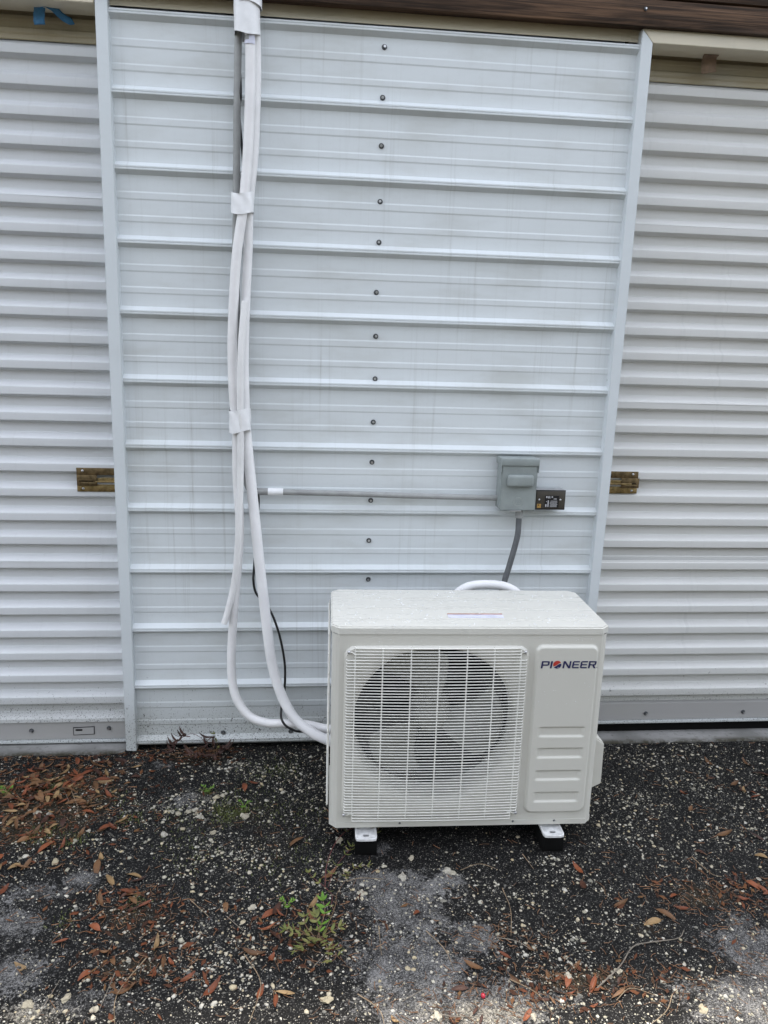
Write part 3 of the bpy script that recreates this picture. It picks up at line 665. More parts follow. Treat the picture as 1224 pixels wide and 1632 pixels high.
# pipe cover on the right flank
bm = bmesh.new(); pr = [(0, .285), (.034, .262), (.036, .118), (0, .100)]
a = [bm.verts.new((HW+x, .035, z)) for x, z in pr]; b = [bm.verts.new((HW+x*.9, .18, z)) for x, z in pr]; bm.faces.new(a); bm.faces.new(b[::-1])
for i in range(4): bm.faces.new((a[i], a[(i+1) % 4], b[(i+1) % 4], b[i]))
bmesh.ops.recalc_face_normals(bm, faces=bm.faces); bmesh.ops.bevel(bm, geom=list(bm.edges), offset=.004, segments=2, affect='EDGES'); link('valve_cover', bm_mesh('valve_cover', bm, M['ac'], 35), ac)
bm = bmesh.new(); bmesh.ops.create_uvsphere(bm, u_segments=12, v_segments=8, radius=.02)
for v in bm.verts: v.co = Vector((HW+v.co.x*.35, .12+v.co.y*2, .50+v.co.z*2.2))
link('grip_recess', bm_mesh('grip_recess', bm, M['ac'], 60), ac)
# rain beads on the front
bm = bmesh.new(); bmesh.ops.create_icosphere(bm, subdivisions=1, radius=1); bead = bm_mesh('bead', bm, None, 80); bv = np.array([v.co for v in bead.vertices]); bf = np.array([p.vertices for p in bead.polygons])
def scatter_mesh(name, items, mat, smooth=False):   # items: list of (4x4 like: pos, scale(3), rot matrix)
    V = []; Q = []; o_ = 0
    for pos, sc, rm in items: V.append((bv*sc)@rm.T+pos); Q.append(bf+o_); o_ += len(bv)
    return np_mesh(name, np.concatenate(V), np.concatenate(Q), mat, smooth)
wm = N('water', .05, 0, .6); wm.col((.75, .76, .76)); I3 = np.eye(3)
items = [(np.array((random.uniform(.19, .40), -.0108 if True else 0, random.uniform(.42, .64))), np.array((1, .6, 1))*random.uniform(.0008, .0017), I3) for _ in range(46)]
items = [(p, s, r) for p, s, r in items if .2 < p[0] < .39 and p[2] < .606]+[(np.array((random.uniform(-.38, .39), -.0006, random.uniform(.622, .64))), np.array((1, .6, 1))*random.uniform(.0008, .0016), I3) for _ in range(26)]
o = link('water_beads', scatter_mesh('water_beads', items, wm.m, True), ac); tag(o, kind='stuff')
items = [(np.array((random.uniform(-.4, .4), random.uniform(.01, .34), AH+.0003)), np.array((1.2, 1.2, .5))*random.uniform(.001, .0034), I3) for _ in range(260)]
o = link('lid_beads', scatter_mesh('lid_beads', items, wm.m, True), ac); tag(o, kind='stuff')
# rubber pads
for x, s in ((-.307, 'left'), (.292, 'right')):
    c = Matrix.Translation(AC_LOC)@Matrix.Rotation(AC_YAW, 4, 'Z')@Vector((x, .165, 0)); zg = -.052; top = AC_LOC[2]-.0205
    bm = bmesh.new(); box_bm(bm, -.035, .035, -.200, .19, 0, top-zg, .004); me = bm_mesh('rubber_pad', bm, M['dark'], 40)
    tag(link('rubber_pad', me, None, (c.x, c.y, zg), (0, 0, AC_YAW)), f'black rubber block under the {s} foot of the air conditioner', 'pad', 'rubber blocks carrying the air conditioner')

# ================================================================== PIPES AND ELECTRICS
LA = [(-.424, -.06, 2.72), (-.421, -.06, 2.482), (-.42, -.06, 2.34), (-.43, -.06, 2.119), (-.445, -.065, 1.956), (-.467, -.065, 1.809), (-.479, -.065, 1.669), (-.488, -.06, 1.485), (-.484, -.06, 1.316), (-.476, -.06, 1.241), (-.477, -.055, 1.053), (-.470, -.05, .881), (-.479, -.05, .73), (-.492, -.05, .587), (-.503, -.05, .44), (-.506, -.055, .318), (-.49, -.07, .224), (-.442, -.09, .157), (-.374, -.11, .136), (-.304, -.12, .138), (-.223, -.13, .136), (-.158, -.14, .125), (-.06, -.15, .118), (.1, -.17, .12)]
LB = [(-.408, -.035, 2.72), (-.405, -.035, 2.492), (-.403, -.035, 2.349), (-.412, -.035, 2.126), (-.429, -.035, 1.962), (-.434, -.035, 1.814), (-.442, -.035, 1.672), (-.45, -.035, 1.486), (-.449, -.04, 1.315), (-.447, -.045, 1.24), (-.437, -.05, 1.119), (-.427, -.055, 1.017), (-.414, -.06, .884), (-.401, -.065, .748), (-.386, -.07, .61), (-.37, -.08, .471), (-.354, -.09, .36), (-.321, -.11, .251), (-.274, -.14, .173), (-.218, -.17, .135), (-.158, -.19, .11), (-.062, -.2, .083), (.1, -.2, .08)]
LD = [(-.444, -.066, 1.649), (-.456, -.085, 1.486), (-.460, -.086, 1.319), (-.460, -.086, 1.244), (-.463, -.082, 1.058), (-.470, -.080, .89), (-.478, -.075, .76), (-.493, -.07, .653), (-.512, -.07, .57), (-.528, -.075, .514)]
ls = tag(empty('line_set', (-.45, -.03, 0)), 'bundle of white insulated refrigerant pipes taped together and hanging down the wall', 'pipes')
def lput(o): o.location = Vector(o.location)-Vector((-.45, -.03, 0)); o.parent = ls; return o
lput(tube('insulated_pipe', LA, lambda t: .0160-.0002*(t > .3), M['foam2'], None, 18, 8)); lput(tube('insulated_pipe', LB, lambda t: .0152+.0032*ss(.25, .5, t), M['foam'], None, 18, 8)); lput(tube('drain_hose', LD, .0115, M['drain'], None, 14, 8))
def wrap(z0, z1, cxs, cys, ra, rb, n=40, rows=9, seed=0):
    V = []; F = []
    for i in range(rows+1):
        t = i/rows; z = z0+(z1-z0)*t
        for k in range(n):
            a = 2*math.pi*k/n; w_ = 1+.035*math.sin(5*a+i*.7+seed)*(.5+t*.5)+.02*mnoise.noise(Vector((k*.7, i*1.3, seed)))
            edge = .006*math.sin(2*a+seed) if i in (0, rows) else 0
            se = 2.6; ca, sa = math.cos(a), math.sin(a); q = (abs(ca)**se+abs(sa)**se)**(-1/se)
            V.append((cxs+(ra*q*ca)*w_, cys+(rb*q*sa)*w_, z+edge))
    for i in range(rows):
        for k in range(n): F.append((i*n+k, i*n+(k+1) % n, (i+1)*n+(k+1) % n, (i+1)*n+k))
    return link('tape_wrap', mk('tape_wrap', V, F, M['tape'], angle=55))
lput(wrap(2.455, 2.66, -.430, -.048, .0395, .037, seed=1)); lput(wrap(2.535, 2.75, -.424, -.050, .0405, .038, seed=5)); lput(wrap(1.926, 1.99, -.450, -.046, .036, .038, seed=2)); lput(wrap(1.215, 1.29, -.464, -.060, .036, .037, seed=3))
# small printed sticker on the pipe
V = []; F = []
for i, z in enumerate((2.425, 2.449)):
    for k in range(9): a = R(-62+k*15.5); V.append((-.4205+.0181*math.sin(a), -.06-.0181*math.cos(a), z))
for k in range(8): F.append((k, k+1, 10+k, 9+k))
lput(link('pipe_sticker', mk('pipe_sticker', V, F, M['lavender'], True)))
V = []; F = []
for i, z in enumerate((2.436, 2.449)):
    for k in range(5): a = R(-58+k*13); V.append((-.4205+.0186*math.sin(a), -.06-.0186*math.cos(a), z))
for k in range(4): F.append((k, k+1, 6+k, 5+k))
lput(link('sticker_print', mk('sticker_print', V, F, M['pvc'], True)))
cab = [(-.458, -.02, 2.405), (-.453, -.035, 2.292), (-.46, -.015, 2.23), (-.445, -.012, 2.013), (-.445, -.010, 1.612), (-.447, -.018, 1.205), (-.427, -.02, 1.047), (-.406, -.02, .979), (-.41, -.02, .886), (-.423, -.02, .709), (-.425, -.03, .664), (-.416, -.03, .616), (-.384, -.03, .575), (-.356, -.04, .534), (-.328, -.05, .452), (-.309, -.06, .343), (-.311, -.06, .23), (-.319, -.085, .194), (-.318, -.17, .189), (-.302, -.19, .167), (-.276, -.19, .150), (-.254, -.17, .131), (-.199, -.14, .112), (-.1, -.12, .1)]
tag(tube('cable', cab, .0045, M['cable'], None, 8, 6), 'thin black cable looping behind the white pipes', 'cable')
# second insulated pipe arching over behind the unit
tag(tube('insulated_pipe', [(.262, -.15, .44), (.272, -.145, .56), (.300, -.14, .632), (.3488, -.14, .674), (.4245, -.14, .684), (.4996, -.14, .672), (.552, -.14, .632), (.585, -.145, .56), (.60, -.15, .44)], .0165, M['foam'], None, 18, 8), 'white insulated pipe arching up behind the air conditioner', 'pipe')
# grey conduit
cd = tag(empty('electrical_conduit', (.04, -.02, .985)), 'grey plastic conduit running down behind the pipes and across to the disconnect box', 'conduit')
def cput(o): o.location = Vector(o.location)-Vector((.04, -.02, .985)); o.parent = cd; return o
cput(tube('riser', [(-.458, -.030, 2.72), (-.459, -.030, 2.49), (-.464, -.030, 2.292), (-.472, -.026, 1.952), (-.476, -.018, 1.7), (-.465, -.0145, 1.3), (-.452, -.0145, 1.08)], .0118, M['pvc'], None, 14, 6))
cput(tube('elbow', [(-.452, -.0145, 1.09), (-.450, -.0145, 1.04), (-.438, -.0145, 1.004), (-.415, -.0145, .994), (-.365, -.0145, .993)], .0125, M['pvc'], None, 14, 6))
cput(tube('coupling', [(-.372, -.0145, .993), (-.318, -.0145, .9925)], .0138, M['tape'], None, 16, 1))
cput(tube('run', [(-.33, -.0145, .9925), (-.1, -.0145, .989), (.15, -.0145, .984), (.47, -.0145, .979)], .0105, M['pvc'], None, 14, 5))
# disconnect box
db = tag(empty('disconnect_box', (.532, 0, .945)), 'grey metal electrical disconnect box mounted on the ribbed wall', 'electrical box')
def dput(o): o.location = Vector(o.location)-Vector((.532, 0, .945)); o.parent = db; return o
dput(box('enclosure', .4685, .5975, -.062, -.001, .947, 1.128, M['box'], None, .002))
dput(prism('cover', [(.4665, .945), (.5995, .945), (.5995, 1.112), (.4665, 1.112)], -.0745, -.0635, M['box'], None, .003))
bm = bmesh.new(); box_bm(bm, .4625, .6035, -.080, 0.0, 1.110, 1.136, .003); dput(link('rain_hood', bm_mesh('rain_hood', bm, M['box'], 40)))
for xx in (.4635, .6010): dput(prism('hood_ear', [(xx, 1.085), (xx+.0022, 1.085), (xx+.0022, 1.112), (xx, 1.112)], -.0765, -.030, M['box'], None, 0))
dput(box('handle_boss', .4865, .5835, -.094, -.074, 1.035, 1.079, M['box'], None, .0098, 4))
dput(box('hasp', .505, .545, -.082, -.060, .9425, .9465, M['zinc'], None, .001))
bm = bmesh.new()
for rr in (.0165, .0140):
    V, F = tube_data([Vector((.533+rr*math.cos(2*math.pi*k/32), -.0748, .978+rr*math.sin(2*math.pi*k/32))) for k in range(33)], .0007, 5, False)
    bs = [bm.verts.new(v) for v in V]
    for f in F: bm.faces.new([bs[i] for i in f])
for pts in ([(.5245, .984), (.530, .986), (.529, .979), (.5235, .9715), (.5305, .972)], [(.5425, .985), (.5355, .984), (.5355, .9785), (.5425, .978), (.542, .9715), (.535, .9715)]):
    V, F = tube_data([Vector((x, -.0748, z)) for x, z in pts], .0006, 5); bs = [bm.verts.new(v) for v in V]
    for f in F: bm.faces.new([bs[i] for i in f])
dput(link('embossed_mark', bm_mesh('embossed_mark', bm, M['box_line'], 60)))
# flexible conduit
fx = tag(empty('flexible_conduit', (.54, -.05, .94)), 'dark grey flexible conduit from the disconnect box down behind the unit', 'conduit')
def fput(o): o.location = Vector(o.location)-Vector((.54, -.05, .94)); o.parent = fx; return o
fput(tube('connector', [(.549, -.045, .948), (.549, -.046, .912)], .0145, M['pvc'], None, 14, 1)); fput(tube('hose', [(.549, -.045, .925), (.5485, -.05, .89), (.545, -.06, .85), (.532, -.07, .796), (.514, -.08, .73), (.494, -.09, .66), (.47, -.10, .56), (.45, -.11, .46)], .0108, M['pvc_dark'], None, 14, 6))
# outlet cover plate
ob = tag(empty('outlet_box', (.66, -.04, .98)), 'small dark brown outlet cover plate with black label beside the disconnect box', 'outlet')
def oput(o): o.location = Vector(o.location)-Vector((.66, -.04, .98)); o.parent = ob; return o
oput(box('back_box', .602, .7165, -.047, -.001, .9455, 1.0195, M['zinc'], None, .002)); oput(box('gasket', .6005, .7180, -.051, -.0473, .9445, 1.0185, M['label_k'], None, .001)); oput(box('plate', .6065, .7145, -.0545, -.0513, .9495, 1.0145, M['plate'], None, .0012))
for x in (.6185, .6985): o = link('screw', riv_me); o.location = (x, -.0545, .983); o.scale = (.42, .5, .42); oput(o)
pl = box('label', .6395, .6925, -.0556, -.0547, .9535, .9985, M['label_k']); oput(pl)
def lprint(x0, x1, z0, z1, m='label_w'):
    o = box('label_print', x0, x1, -.0563, -.0558, z0, z1, M[m]); oput(o)
rr = random.Random(3)
for x0, x1, z0, z1 in ((.6435, .6485, .9895, .9965), (.6515, .6565, .9885, .9965), (.6595, .6605, .988, .996), (.664, .669, .991, .996), (.672, .684, .985, .9875), (.6505, .6545, .956, .981), (.6445, .6475, .975, .9775), (.642, .647, .956, .966)): lprint(x0, x1, z0, z1)
for k in range(6): lprint(.6585+rr.uniform(0, .003), .688-rr.uniform(0, .004), .9565+k*.0042, .9580+k*.0042)
oput(box('sticker', .6115, .6265, -.0553, -.0547, .952, .967, M['sticker'])); oput(box('sticker_print', .6145, .6185, -.0558, -.0554, .9605, .9645, M['label_k']))
# blue tape remnant and brown tape tab at the door headers
def ribbon(name, pts, wdt, mat, label, cat, nrm=Vector((0, -1, 0)), th=.0012):
    path = spline(pts, 5); V = []; F = []
    for i, p in enumerate(path):
        T = (path[min(i+1, len(path)-1)]-path[max(i-1, 0)]).normalized(); s = T.cross(nrm); s = (Vector((-1, 0, 0)) if s.length < .45 else s.normalized()); tw = 1+.03*math.sin(i*1.7)
        V += [p-s*wdt/2*tw, p+nrm*(.004*math.sin(i*.6)), p+s*wdt/2*tw]
    for i in range(len(path)-1):
        for k in (0, 1): F.append((i*3+k, i*3+k+1, i*3+k+4, i*3+k+3))
    o = link(name, mk(name, V, F, mat, True)); m_ = o.modifiers.new('t', 'SOLIDIFY'); m_.thickness = th
    return tag(o, label, cat)
bt = tag(empty('blue_tape', (-1.08, .06, 2.53)), 'torn strip of blue tape hanging from the left door header', 'tape')
for pts, wd in (([(-1.082, .05, 2.548), (-1.087, .052, 2.528), (-1.092, .056, 2.502), (-1.091, .058, 2.484)], .034), ([(-1.088, .05, 2.534), (-1.068, .042, 2.541), (-1.045, .048, 2.532), (-1.020, .06, 2.512), (-1.000, .07, 2.505), (-.992, .075, 2.508)], .021)):
    o = ribbon('strip', pts, wd, M['blue'], None, None); o.location = (1.08, -.06, -2.53); o.parent = bt
ribbon('brown_tape', [(1.140, .045, 2.5285), (1.141, .058, 2.526), (1.142, .063, 2.51), (1.144, .064, 2.49), (1.146, .062, 2.479)], .052, M['tab'], 'small brown tape tab hanging from the right door header', 'tape')

# ================================================================== GROUND LITTER
def gz(x, y): return float(gh(x, y))
# gravel: real stones, too many to count
ico_t = (1+5**.5)/2
iv = np.array([(-1, ico_t, 0), (1, ico_t, 0), (-1, -ico_t, 0), (1, -ico_t, 0), (0, -1, ico_t), (0, 1, ico_t), (0, -1, -ico_t), (0, 1, -ico_t), (ico_t, 0, -1), (ico_t, 0, 1), (-ico_t, 0, -1), (-ico_t, 0, 1)])/math.sqrt(1+ico_t**2)
ifc = np.array([(0, 11, 5), (0, 5, 1), (0, 1, 7), (0, 7, 10), (0, 10, 11), (1, 5, 9), (5, 11, 4), (11, 10, 2), (10, 7, 6), (7, 1, 8), (3, 9, 4), (3, 4, 2), (3, 2, 6), (3, 6, 8), (3, 8, 9), (4, 9, 5), (2, 4, 11), (6, 2, 10), (8, 6, 7), (9, 8, 1)])
def stones_np(n, pos, size, sink):
    a = rng.uniform(0, 2*np.pi, n); sc = size[:, None]*np.stack([rng.uniform(.75, 1.35, n), rng.uniform(.75, 1.35, n), rng.uniform(.45, .8, n)], 1)
    V = iv[None]*rng.uniform(.62, 1.3, (n, 12, 1))*sc[:, None, :]
    ca, sa = np.cos(a)[:, None], np.sin(a)[:, None]; x = V[..., 0]*ca-V[..., 1]*sa; y = V[..., 0]*sa+V[..., 1]*ca
    V = np.stack([x, y, V[..., 2]], -1)+pos[:, None, :]; V[..., 2] += (size*(.45-sink))[:, None]
    Q = ifc[None]+(np.arange(n)*12)[:, None, None]
    return V.reshape(-1, 3), Q.reshape(-1, 3)
DENS = [(-.45, -.16, .40, .13, 1.0), (-.60, -.33, .28, .14, .95), (-.2, -.30, .3, .2, .65), (-.35, -.65, .35, .25, .55), (-.4, -1.0, .4, .2, .6), (-.85, -1.13, .3, .08, .8), (.25, -1.2, .3, .07, .8), (1.1, -.35, .5, .35, .55), (.75, -.6, .4, .3, .5), (.5, -1.0, .5, .2, .45), (.9, -1.2, .4, .1, .7), (-1.0, -.5, .3, .3, .35), (.35, -.8, .3, .2, .4)]
def sample(n, base, blobs):
    out = []
    while sum(map(len, out)) < n:
        x = rng.uniform(-1.55, 1.75, 40000); y = rng.uniform(-1.45, .03, 40000); d = np.maximum(gblob(x, y, blobs), base)
        cl = np.array([mnoise.noise(Vector((a*6, b*6, 3.3))) for a, b in zip(x[:40000:1], y[:40000:1])]); d = d*np.clip(.75+1.1*cl, .12, 1.6)
        d = d*np.where((x > -.14) & (x < .68) & (y > -.66) & (y < -.2), .35, 1); keep = (rng.uniform(0, 1.3, 40000) < d) & ~((np.abs(x) > .9) & (y > .01)); out.append(np.stack([x[keep], y[keep]], 1))  # fewer pale pebbles under the unit, to deepen its contact shade
    p = np.concatenate(out)[:n]; return np.concatenate([p, gh(p[:, 0], p[:, 1])[:, None]], 1)
n1 = 20000; p1 = sample(n1, .26, DENS); s1 = rng.lognormal(math.log(.0019), .42, n1).clip(.0011, .0052)
n2 = 2100; p2 = sample(n2, .07, DENS); s2 = rng.lognormal(math.log(.0045), .28, n2).clip(.003, .0085)
Va, Qa = stones_np(n1, p1, s1, .55); Vb, Qb = stones_np(n2, p2, s2, .55)
tag(link('gravel', np_mesh('gravel', np.concatenate([Va, Vb]), np.concatenate([Qa, Qb+len(Va)]), M['gravel'], False)), 'pale limestone grit and gravel strewn over the dark asphalt', 'gravel', None, 'stuff')
# larger stones one can pick out
ST = [(-.536, -.306), (-.516, -.3), (-.602, -.373), (-.652, -.394), (-.621, -.382), (-.579, -.414), (-.623, -.471), (-.524, -.491), (-.43, -.415), (-.678, -.499), (-.529, -.531), (-.117, -.557), (.106, -.651), (.208, -.717), (-.374, -.826), (-1.02, -.03), (-1.074, -.375), (-.981, -.615), (-1.115, -.373), (-.167, -1.147), (-.061, -.794), (-.003, -.383), (-.801, -1.1), (-.885, -1.112), (-.724, -1.136), (.104, -1.207), (.334, -1.221), (.454, -1.12), (.76, -1.23), (.592, -1.108), (.066, -.737), (.222, -.723)]
stone_me = []
for k in range(5):
    bm = bmesh.new(); bmesh.ops.create_icosphere(bm, subdivisions=2, radius=1)
    for v in bm.verts:
        n_ = mnoise.noise(v.co*1.3+Vector((k*9, 0, 0))); v.co *= 1+.75*n_; v.co.z *= .55
    stone_me.append(bm_mesh('stone', bm, M['stone'], 25))
for i, (x, y) in enumerate(ST):
    s = random.uniform(.008, .0135)
    lab = 'cream limestone chunk among the gravel left of the air conditioner' if (y > -.6 and x < -.4) else ('pale stone lying on the asphalt near the bottom edge' if y < -1.05 else 'pale limestone chunk lying singly on the dark asphalt')
    o = link('stone', stone_me[i % 5], None, (x, y, gz(x, y)+s*.02), (random.uniform(-.3, .3), random.uniform(-.3, .3), random.uniform(0, 6))); o.scale = (s*random.uniform(.9, 1.4), s, s); tag(o, lab, 'stone', lab+'s')
# leaves
def leaf_mesh(name, L, W, curl, cup, twist, mat, petiole=True):
    n = 8; V = []; F = []
    for i in range(n+1):
        t = i/n; w_ = W*math.sin(math.pi*(.03+.94*t)**.85)**.75*.5; x = (t-.5)*L
        z = curl*L*((t-.5)**2*4-.3)*.25+.0015; tw = twist*(t-.5)
        for s in (-1, -.5, 0, .5, 1):
            yy_ = s*w_; zz_ = cup*abs(s)*w_; V.append((x, yy_*math.cos(tw)-zz_*math.sin(tw), z+zz_*math.cos(tw)+yy_*math.sin(tw)))
    for i in range(n):
        for k in range(4): F.append((i*5+k, i*5+k+1, i*5+k+6, i*5+k+5))
    if petiole:
        b = len(V); z0 = V[2][2]; V += [(-L/2+.001, -.0007, z0), (-L/2+.001, .0007, z0), (-L/2-.009, .0008, z0+.001), (-L/2-.009, 0, z0+.001)]; F.append((b, b+1, b+2, b+3))
    return mk(name, V, F, mat, True)
LM = {}
for mt in ('leaf_rust', 'leaf_brown', 'leaf_tan', 'leaf_dark'):
    LM[mt] = [leaf_mesh('fallen_leaf', .050*l_, .016*w_, c_, k_, t_, M[mt]) for l_, w_, c_, k_, t_ in ((1, 1, .5, .35, .2), (1.15, .95, .9, .5, -.3), (.8, 1.1, -.5, .3, .3), (.95, .8, .3, .7, .5), (.7, .9, 1.1, .6, -.5), (1.2, 1.2, -.3, .25, .1))]
CN = {'leaf_rust': 'rust red', 'leaf_brown': 'brown', 'leaf_tan': 'tan', 'leaf_dark': 'dark wet'}
def zone(x, y):
    if x < -.78 and y > -.72: return 'in the leaf litter below the left door'
    if x > .75: return 'on the black asphalt right of the air conditioner'
    if y < -.95: return 'near the bottom edge of the picture'
    if x < .0: return 'on the gravel left of the air conditioner'
    return 'on the asphalt in front of the air conditioner'
def add_leaf(x, y, mt, lift=0, rot=None, s=1):
    o = link('fallen_leaf', random.choice(LM[mt]), None, (x, y, gz(x, y)+.0025+lift), (random.uniform(-.3, .3), random.uniform(-.3, .3), random.uniform(0, 6.3) if rot is None else rot)); o.scale = (s, s, s)
    lab = f'{CN[mt]} fallen leaf {zone(x, y)}'; tag(o, lab, 'leaf', CN[mt]+' fallen leaves '+zone(x, y))
LP = [(-1.266, -.182), (-1.228, -.105), (-1.14, -.068), (-1.235, -.022), (-1.209, -.222), (-1.058, -.228), (-1.215, -.294), (-1.115, -.28), (-1.009, -.32), (-1.112, -.383), (-1.181, -.412), (-1.088, -.479), (-1.04, -.451), (-1.029, -.542), (-1.107, -.509), (-.981, -.544), (-.941, -.487), (-1.062, -.625), (-1.092, -.629), (-.972, -.643), (-.848, -.649), (-.916, -.056), (-1.02, -.052), (-.79, -.414), (-.937, -.196), (-.827, -.429), (-1.09, -.727), (-.797, -.705), (-.728, -.69), (-.712, -.709), (-.676, -.81), (-.731, -.759), (-.801, -.791), (-.734, -.819), (-.447, -.822), (-.614, -.947), (-.583, -1.01), (-.774, -1.037), (-.697, -1.07), (-.669, -1.09), (-.514, -1.062), (-.45, -1.099), (-.355, -.993), (-.309, -1.016), (-.321, -.853), (-.327, -.91), (-.198, -.824), (-.304, -.842), (-.268, -1.126), (.094, -.883), (.218, -1.067), (.308, -1.042), (.382, -1.025), (.314, -1.117), (-.004, -1.217), (.618, -.722), (.61, -.8), (.696, -.877), (.759, -.948), (.81, -.927), (.451, -1.129), (.509, -1.151), (1.494, -.173), (1.121, -.452), (1.143, -.361), (1.272, -.609), (1.507, -.258), (1.402, -.391), (.868, -.857), (.863, -.906), (1.132, -.824), (1.07, -.88), (1.173, -.588), (1.04, -.674), (1.233, -.699), (.318, -1.22), (.563, -1.182), (-.207, -.871), (-.258, -.565), (-.151, -.712), (-.444, -.255), (-.412, -.237), (-.668, -.087), (-.29, -1.148), (-.33, -1.119), (1.363, -.313), (1.342, -.167), (1.377, -.352), (-.793, -.883), (-.937, -1.009), (-.868, -.933), (-.738, -.971)]
MT = ['leaf_rust']*4+['leaf_brown']*3+['leaf_tan']*2+['leaf_dark']
for x, y in LP: add_leaf(x, y, random.choice(MT), s=random.uniform(.75, 1.15))
n_ = 0
while n_ < 165:      # the drift of leaves below the left door
    x = random.gauss(-1.13, .15); y = random.gauss(-.27, .19)
    if y > -.015 or y < -.66 or x < -1.5 or x > -.80: continue
    add_leaf(x, y, random.choice(['leaf_rust']*3+['leaf_brown']*4+['leaf_tan']*2+['leaf_dark']*2), random.uniform(0, .012)*math.exp(-((x+1.13)/.2)**2-((y+.27)/.2)**2), s=random.uniform(.55, 1.05)); n_ += 1
for cx_, cy_, k_ in ((-.72, -.80, 8), (-.62, -1.02, 8), (1.15, -.84, 9), (.46, -1.14, 8), (1.35, -.3, 8), (-.25, -.88, 6), (.2, -1.19, 5)):
    for _ in range(k_): add_leaf(random.gauss(cx_, .06), random.gauss(cy_, .04), random.choice(['leaf_dark', 'leaf_rust', 'leaf_brown', 'leaf_dark']), s=random.uniform(.4, .75))
# crumbled leaf fragments below the whole leaves
V = []; F = []
for cx_, cy_, sx_, sy_, k_ in ((-1.12, -.29, .17, .18, 620), (-.70, -.82, .10, .06, 90), (-.64, -1.03, .10, .06, 90), (1.12, -.85, .16, .05, 120), (.46, -1.14, .16, .04, 110), (-.66, -.05, .10, .03, 90), (-.22, -.92, .10, .07, 90)):
    for _ in range(k_):
        x, y = random.gauss(cx_, sx_), min(random.gauss(cy_, sy_), -.012); a = random.uniform(0, 6.28); L = random.uniform(.005, .016); W_ = L*random.uniform(.25, .5); z = gz(x, y)+.0015+random.uniform(0, .004); ti = random.uniform(-.35, .35)
        u = Vector((math.cos(a), math.sin(a), ti)); v_ = Vector((-math.sin(a), math.cos(a), random.uniform(-.4, .4))); p = Vector((x, y, z)); b = len(V)
        V += [p-u*L, p-v_*W_+u*L*.2, p+u*L*random.uniform(.7, 1), p+v_*W_-u*L*.1, p+Vector((0, 0, W_*.35))]; F += [(b, b+1, b+4), (b+1, b+2, b+4), (b+2, b+3, b+4), (b+3, b, b+4)]
fm = N('leaf_crumbs', .7, 0, .2); fg = fm.n('ShaderNodeNewGeometry'); fr = fm.n('ShaderNodeValToRGB'); fe = fr.color_ramp.elements
fe[0].color = (.022, .010, .006, 1); fe[1].color = (.13, .07, .03, 1); q = fe.new(.45); q.color = (.075, .028, .013, 1); q = fe.new(.75); q.color = (.12, .038, .016, 1)
fm.l(fg.outputs['Random Per Island'], fr.inputs[0]); fm.col(fr.outputs[0])
tag(link('leaf_litter', mk('leaf_litter', V, F, fm.m)), 'dark brown crumbled leaf litter thickest below the left door', 'litter', None, 'stuff')
# twigs
TW = [((.515, -1.16), (.60, -1.10), (.66, -1.04), (.72, -1.02), (.80, -1.015), (.83, -.99)), ((.11, -.95), (.15, -1.02), (.165, -1.08)), ((.36, -.80), (.365, -.88), (.34, -.98)), ((.30, -.98), (.35, -1.0), (.39, -1.04)), ((-.09, -1.14), (-.04, -1.19), (-.03, -1.24)), ((-.63, -1.0), (-.68, -1.1), (-.66, -1.2)), ((-.70, -1.03), (-.71, -1.14)), ((-.10, -.75), (-.06, -.74), (.01, -.745)), ((-1.05, -.24), (-.99, -.36), (-.98, -.42)), ((-1.12, -.15), (-1.03, -.32)), ((-.38, -1.0), (-.33, -1.1), (-.35, -1.2)), ((.30, -1.12), (.36, -1.16), (.38, -1.22)), ((.08, -1.19), (.13, -1.21), (.2, -1.22)), ((.70, -1.19), (.66, -1.24), (.6, -1.27)), ((-.02, -.93), (-.02, -1.02)), ((-.44, -.86), (-.39, -.92)), ((1.0, -.70), (1.02, -.78), (1.05, -.79)), ((.46, -.66), (.48, -.72)), ((-.85, -1.15), (-.83, -1.05)), ((.25, -.72), (.31, -.70), (.36, -.715)), ((-.55, -.80), (-.49, -.86)), ((-.2, -1.05), (-.15, -.99)), ((.55, -1.2), (.6, -1.17), (.66, -1.19)), ((-1.0, -1.1), (-.93, -1.17)), ((.02, -1.16), (.08, -1.13))]
for i, tw in enumerate(TW):
    pts = [(x, y, gz(x, y)+.004+.003*((j*7+i) % 3)) for j, (x, y) in enumerate(tw)]
    o = tube('twig', [Vector(p)-Vector(pts[0]) for p in pts], (lambda t: .0021*(1-.55*t)) if i < 1 else (lambda t: .0014*(1-.5*t)), M['twig' if i % 3 else 'twig_grey'], None, 6, 5); o.location = pts[0]
    z = zone(*tw[0])
    if i == 0: tag(o, 'longest curved brown twig on the asphalt towards the bottom right corner', 'twig')
    else: tag(o, f'thin dry twig {z}', 'twig', f'thin dry twigs {z}')
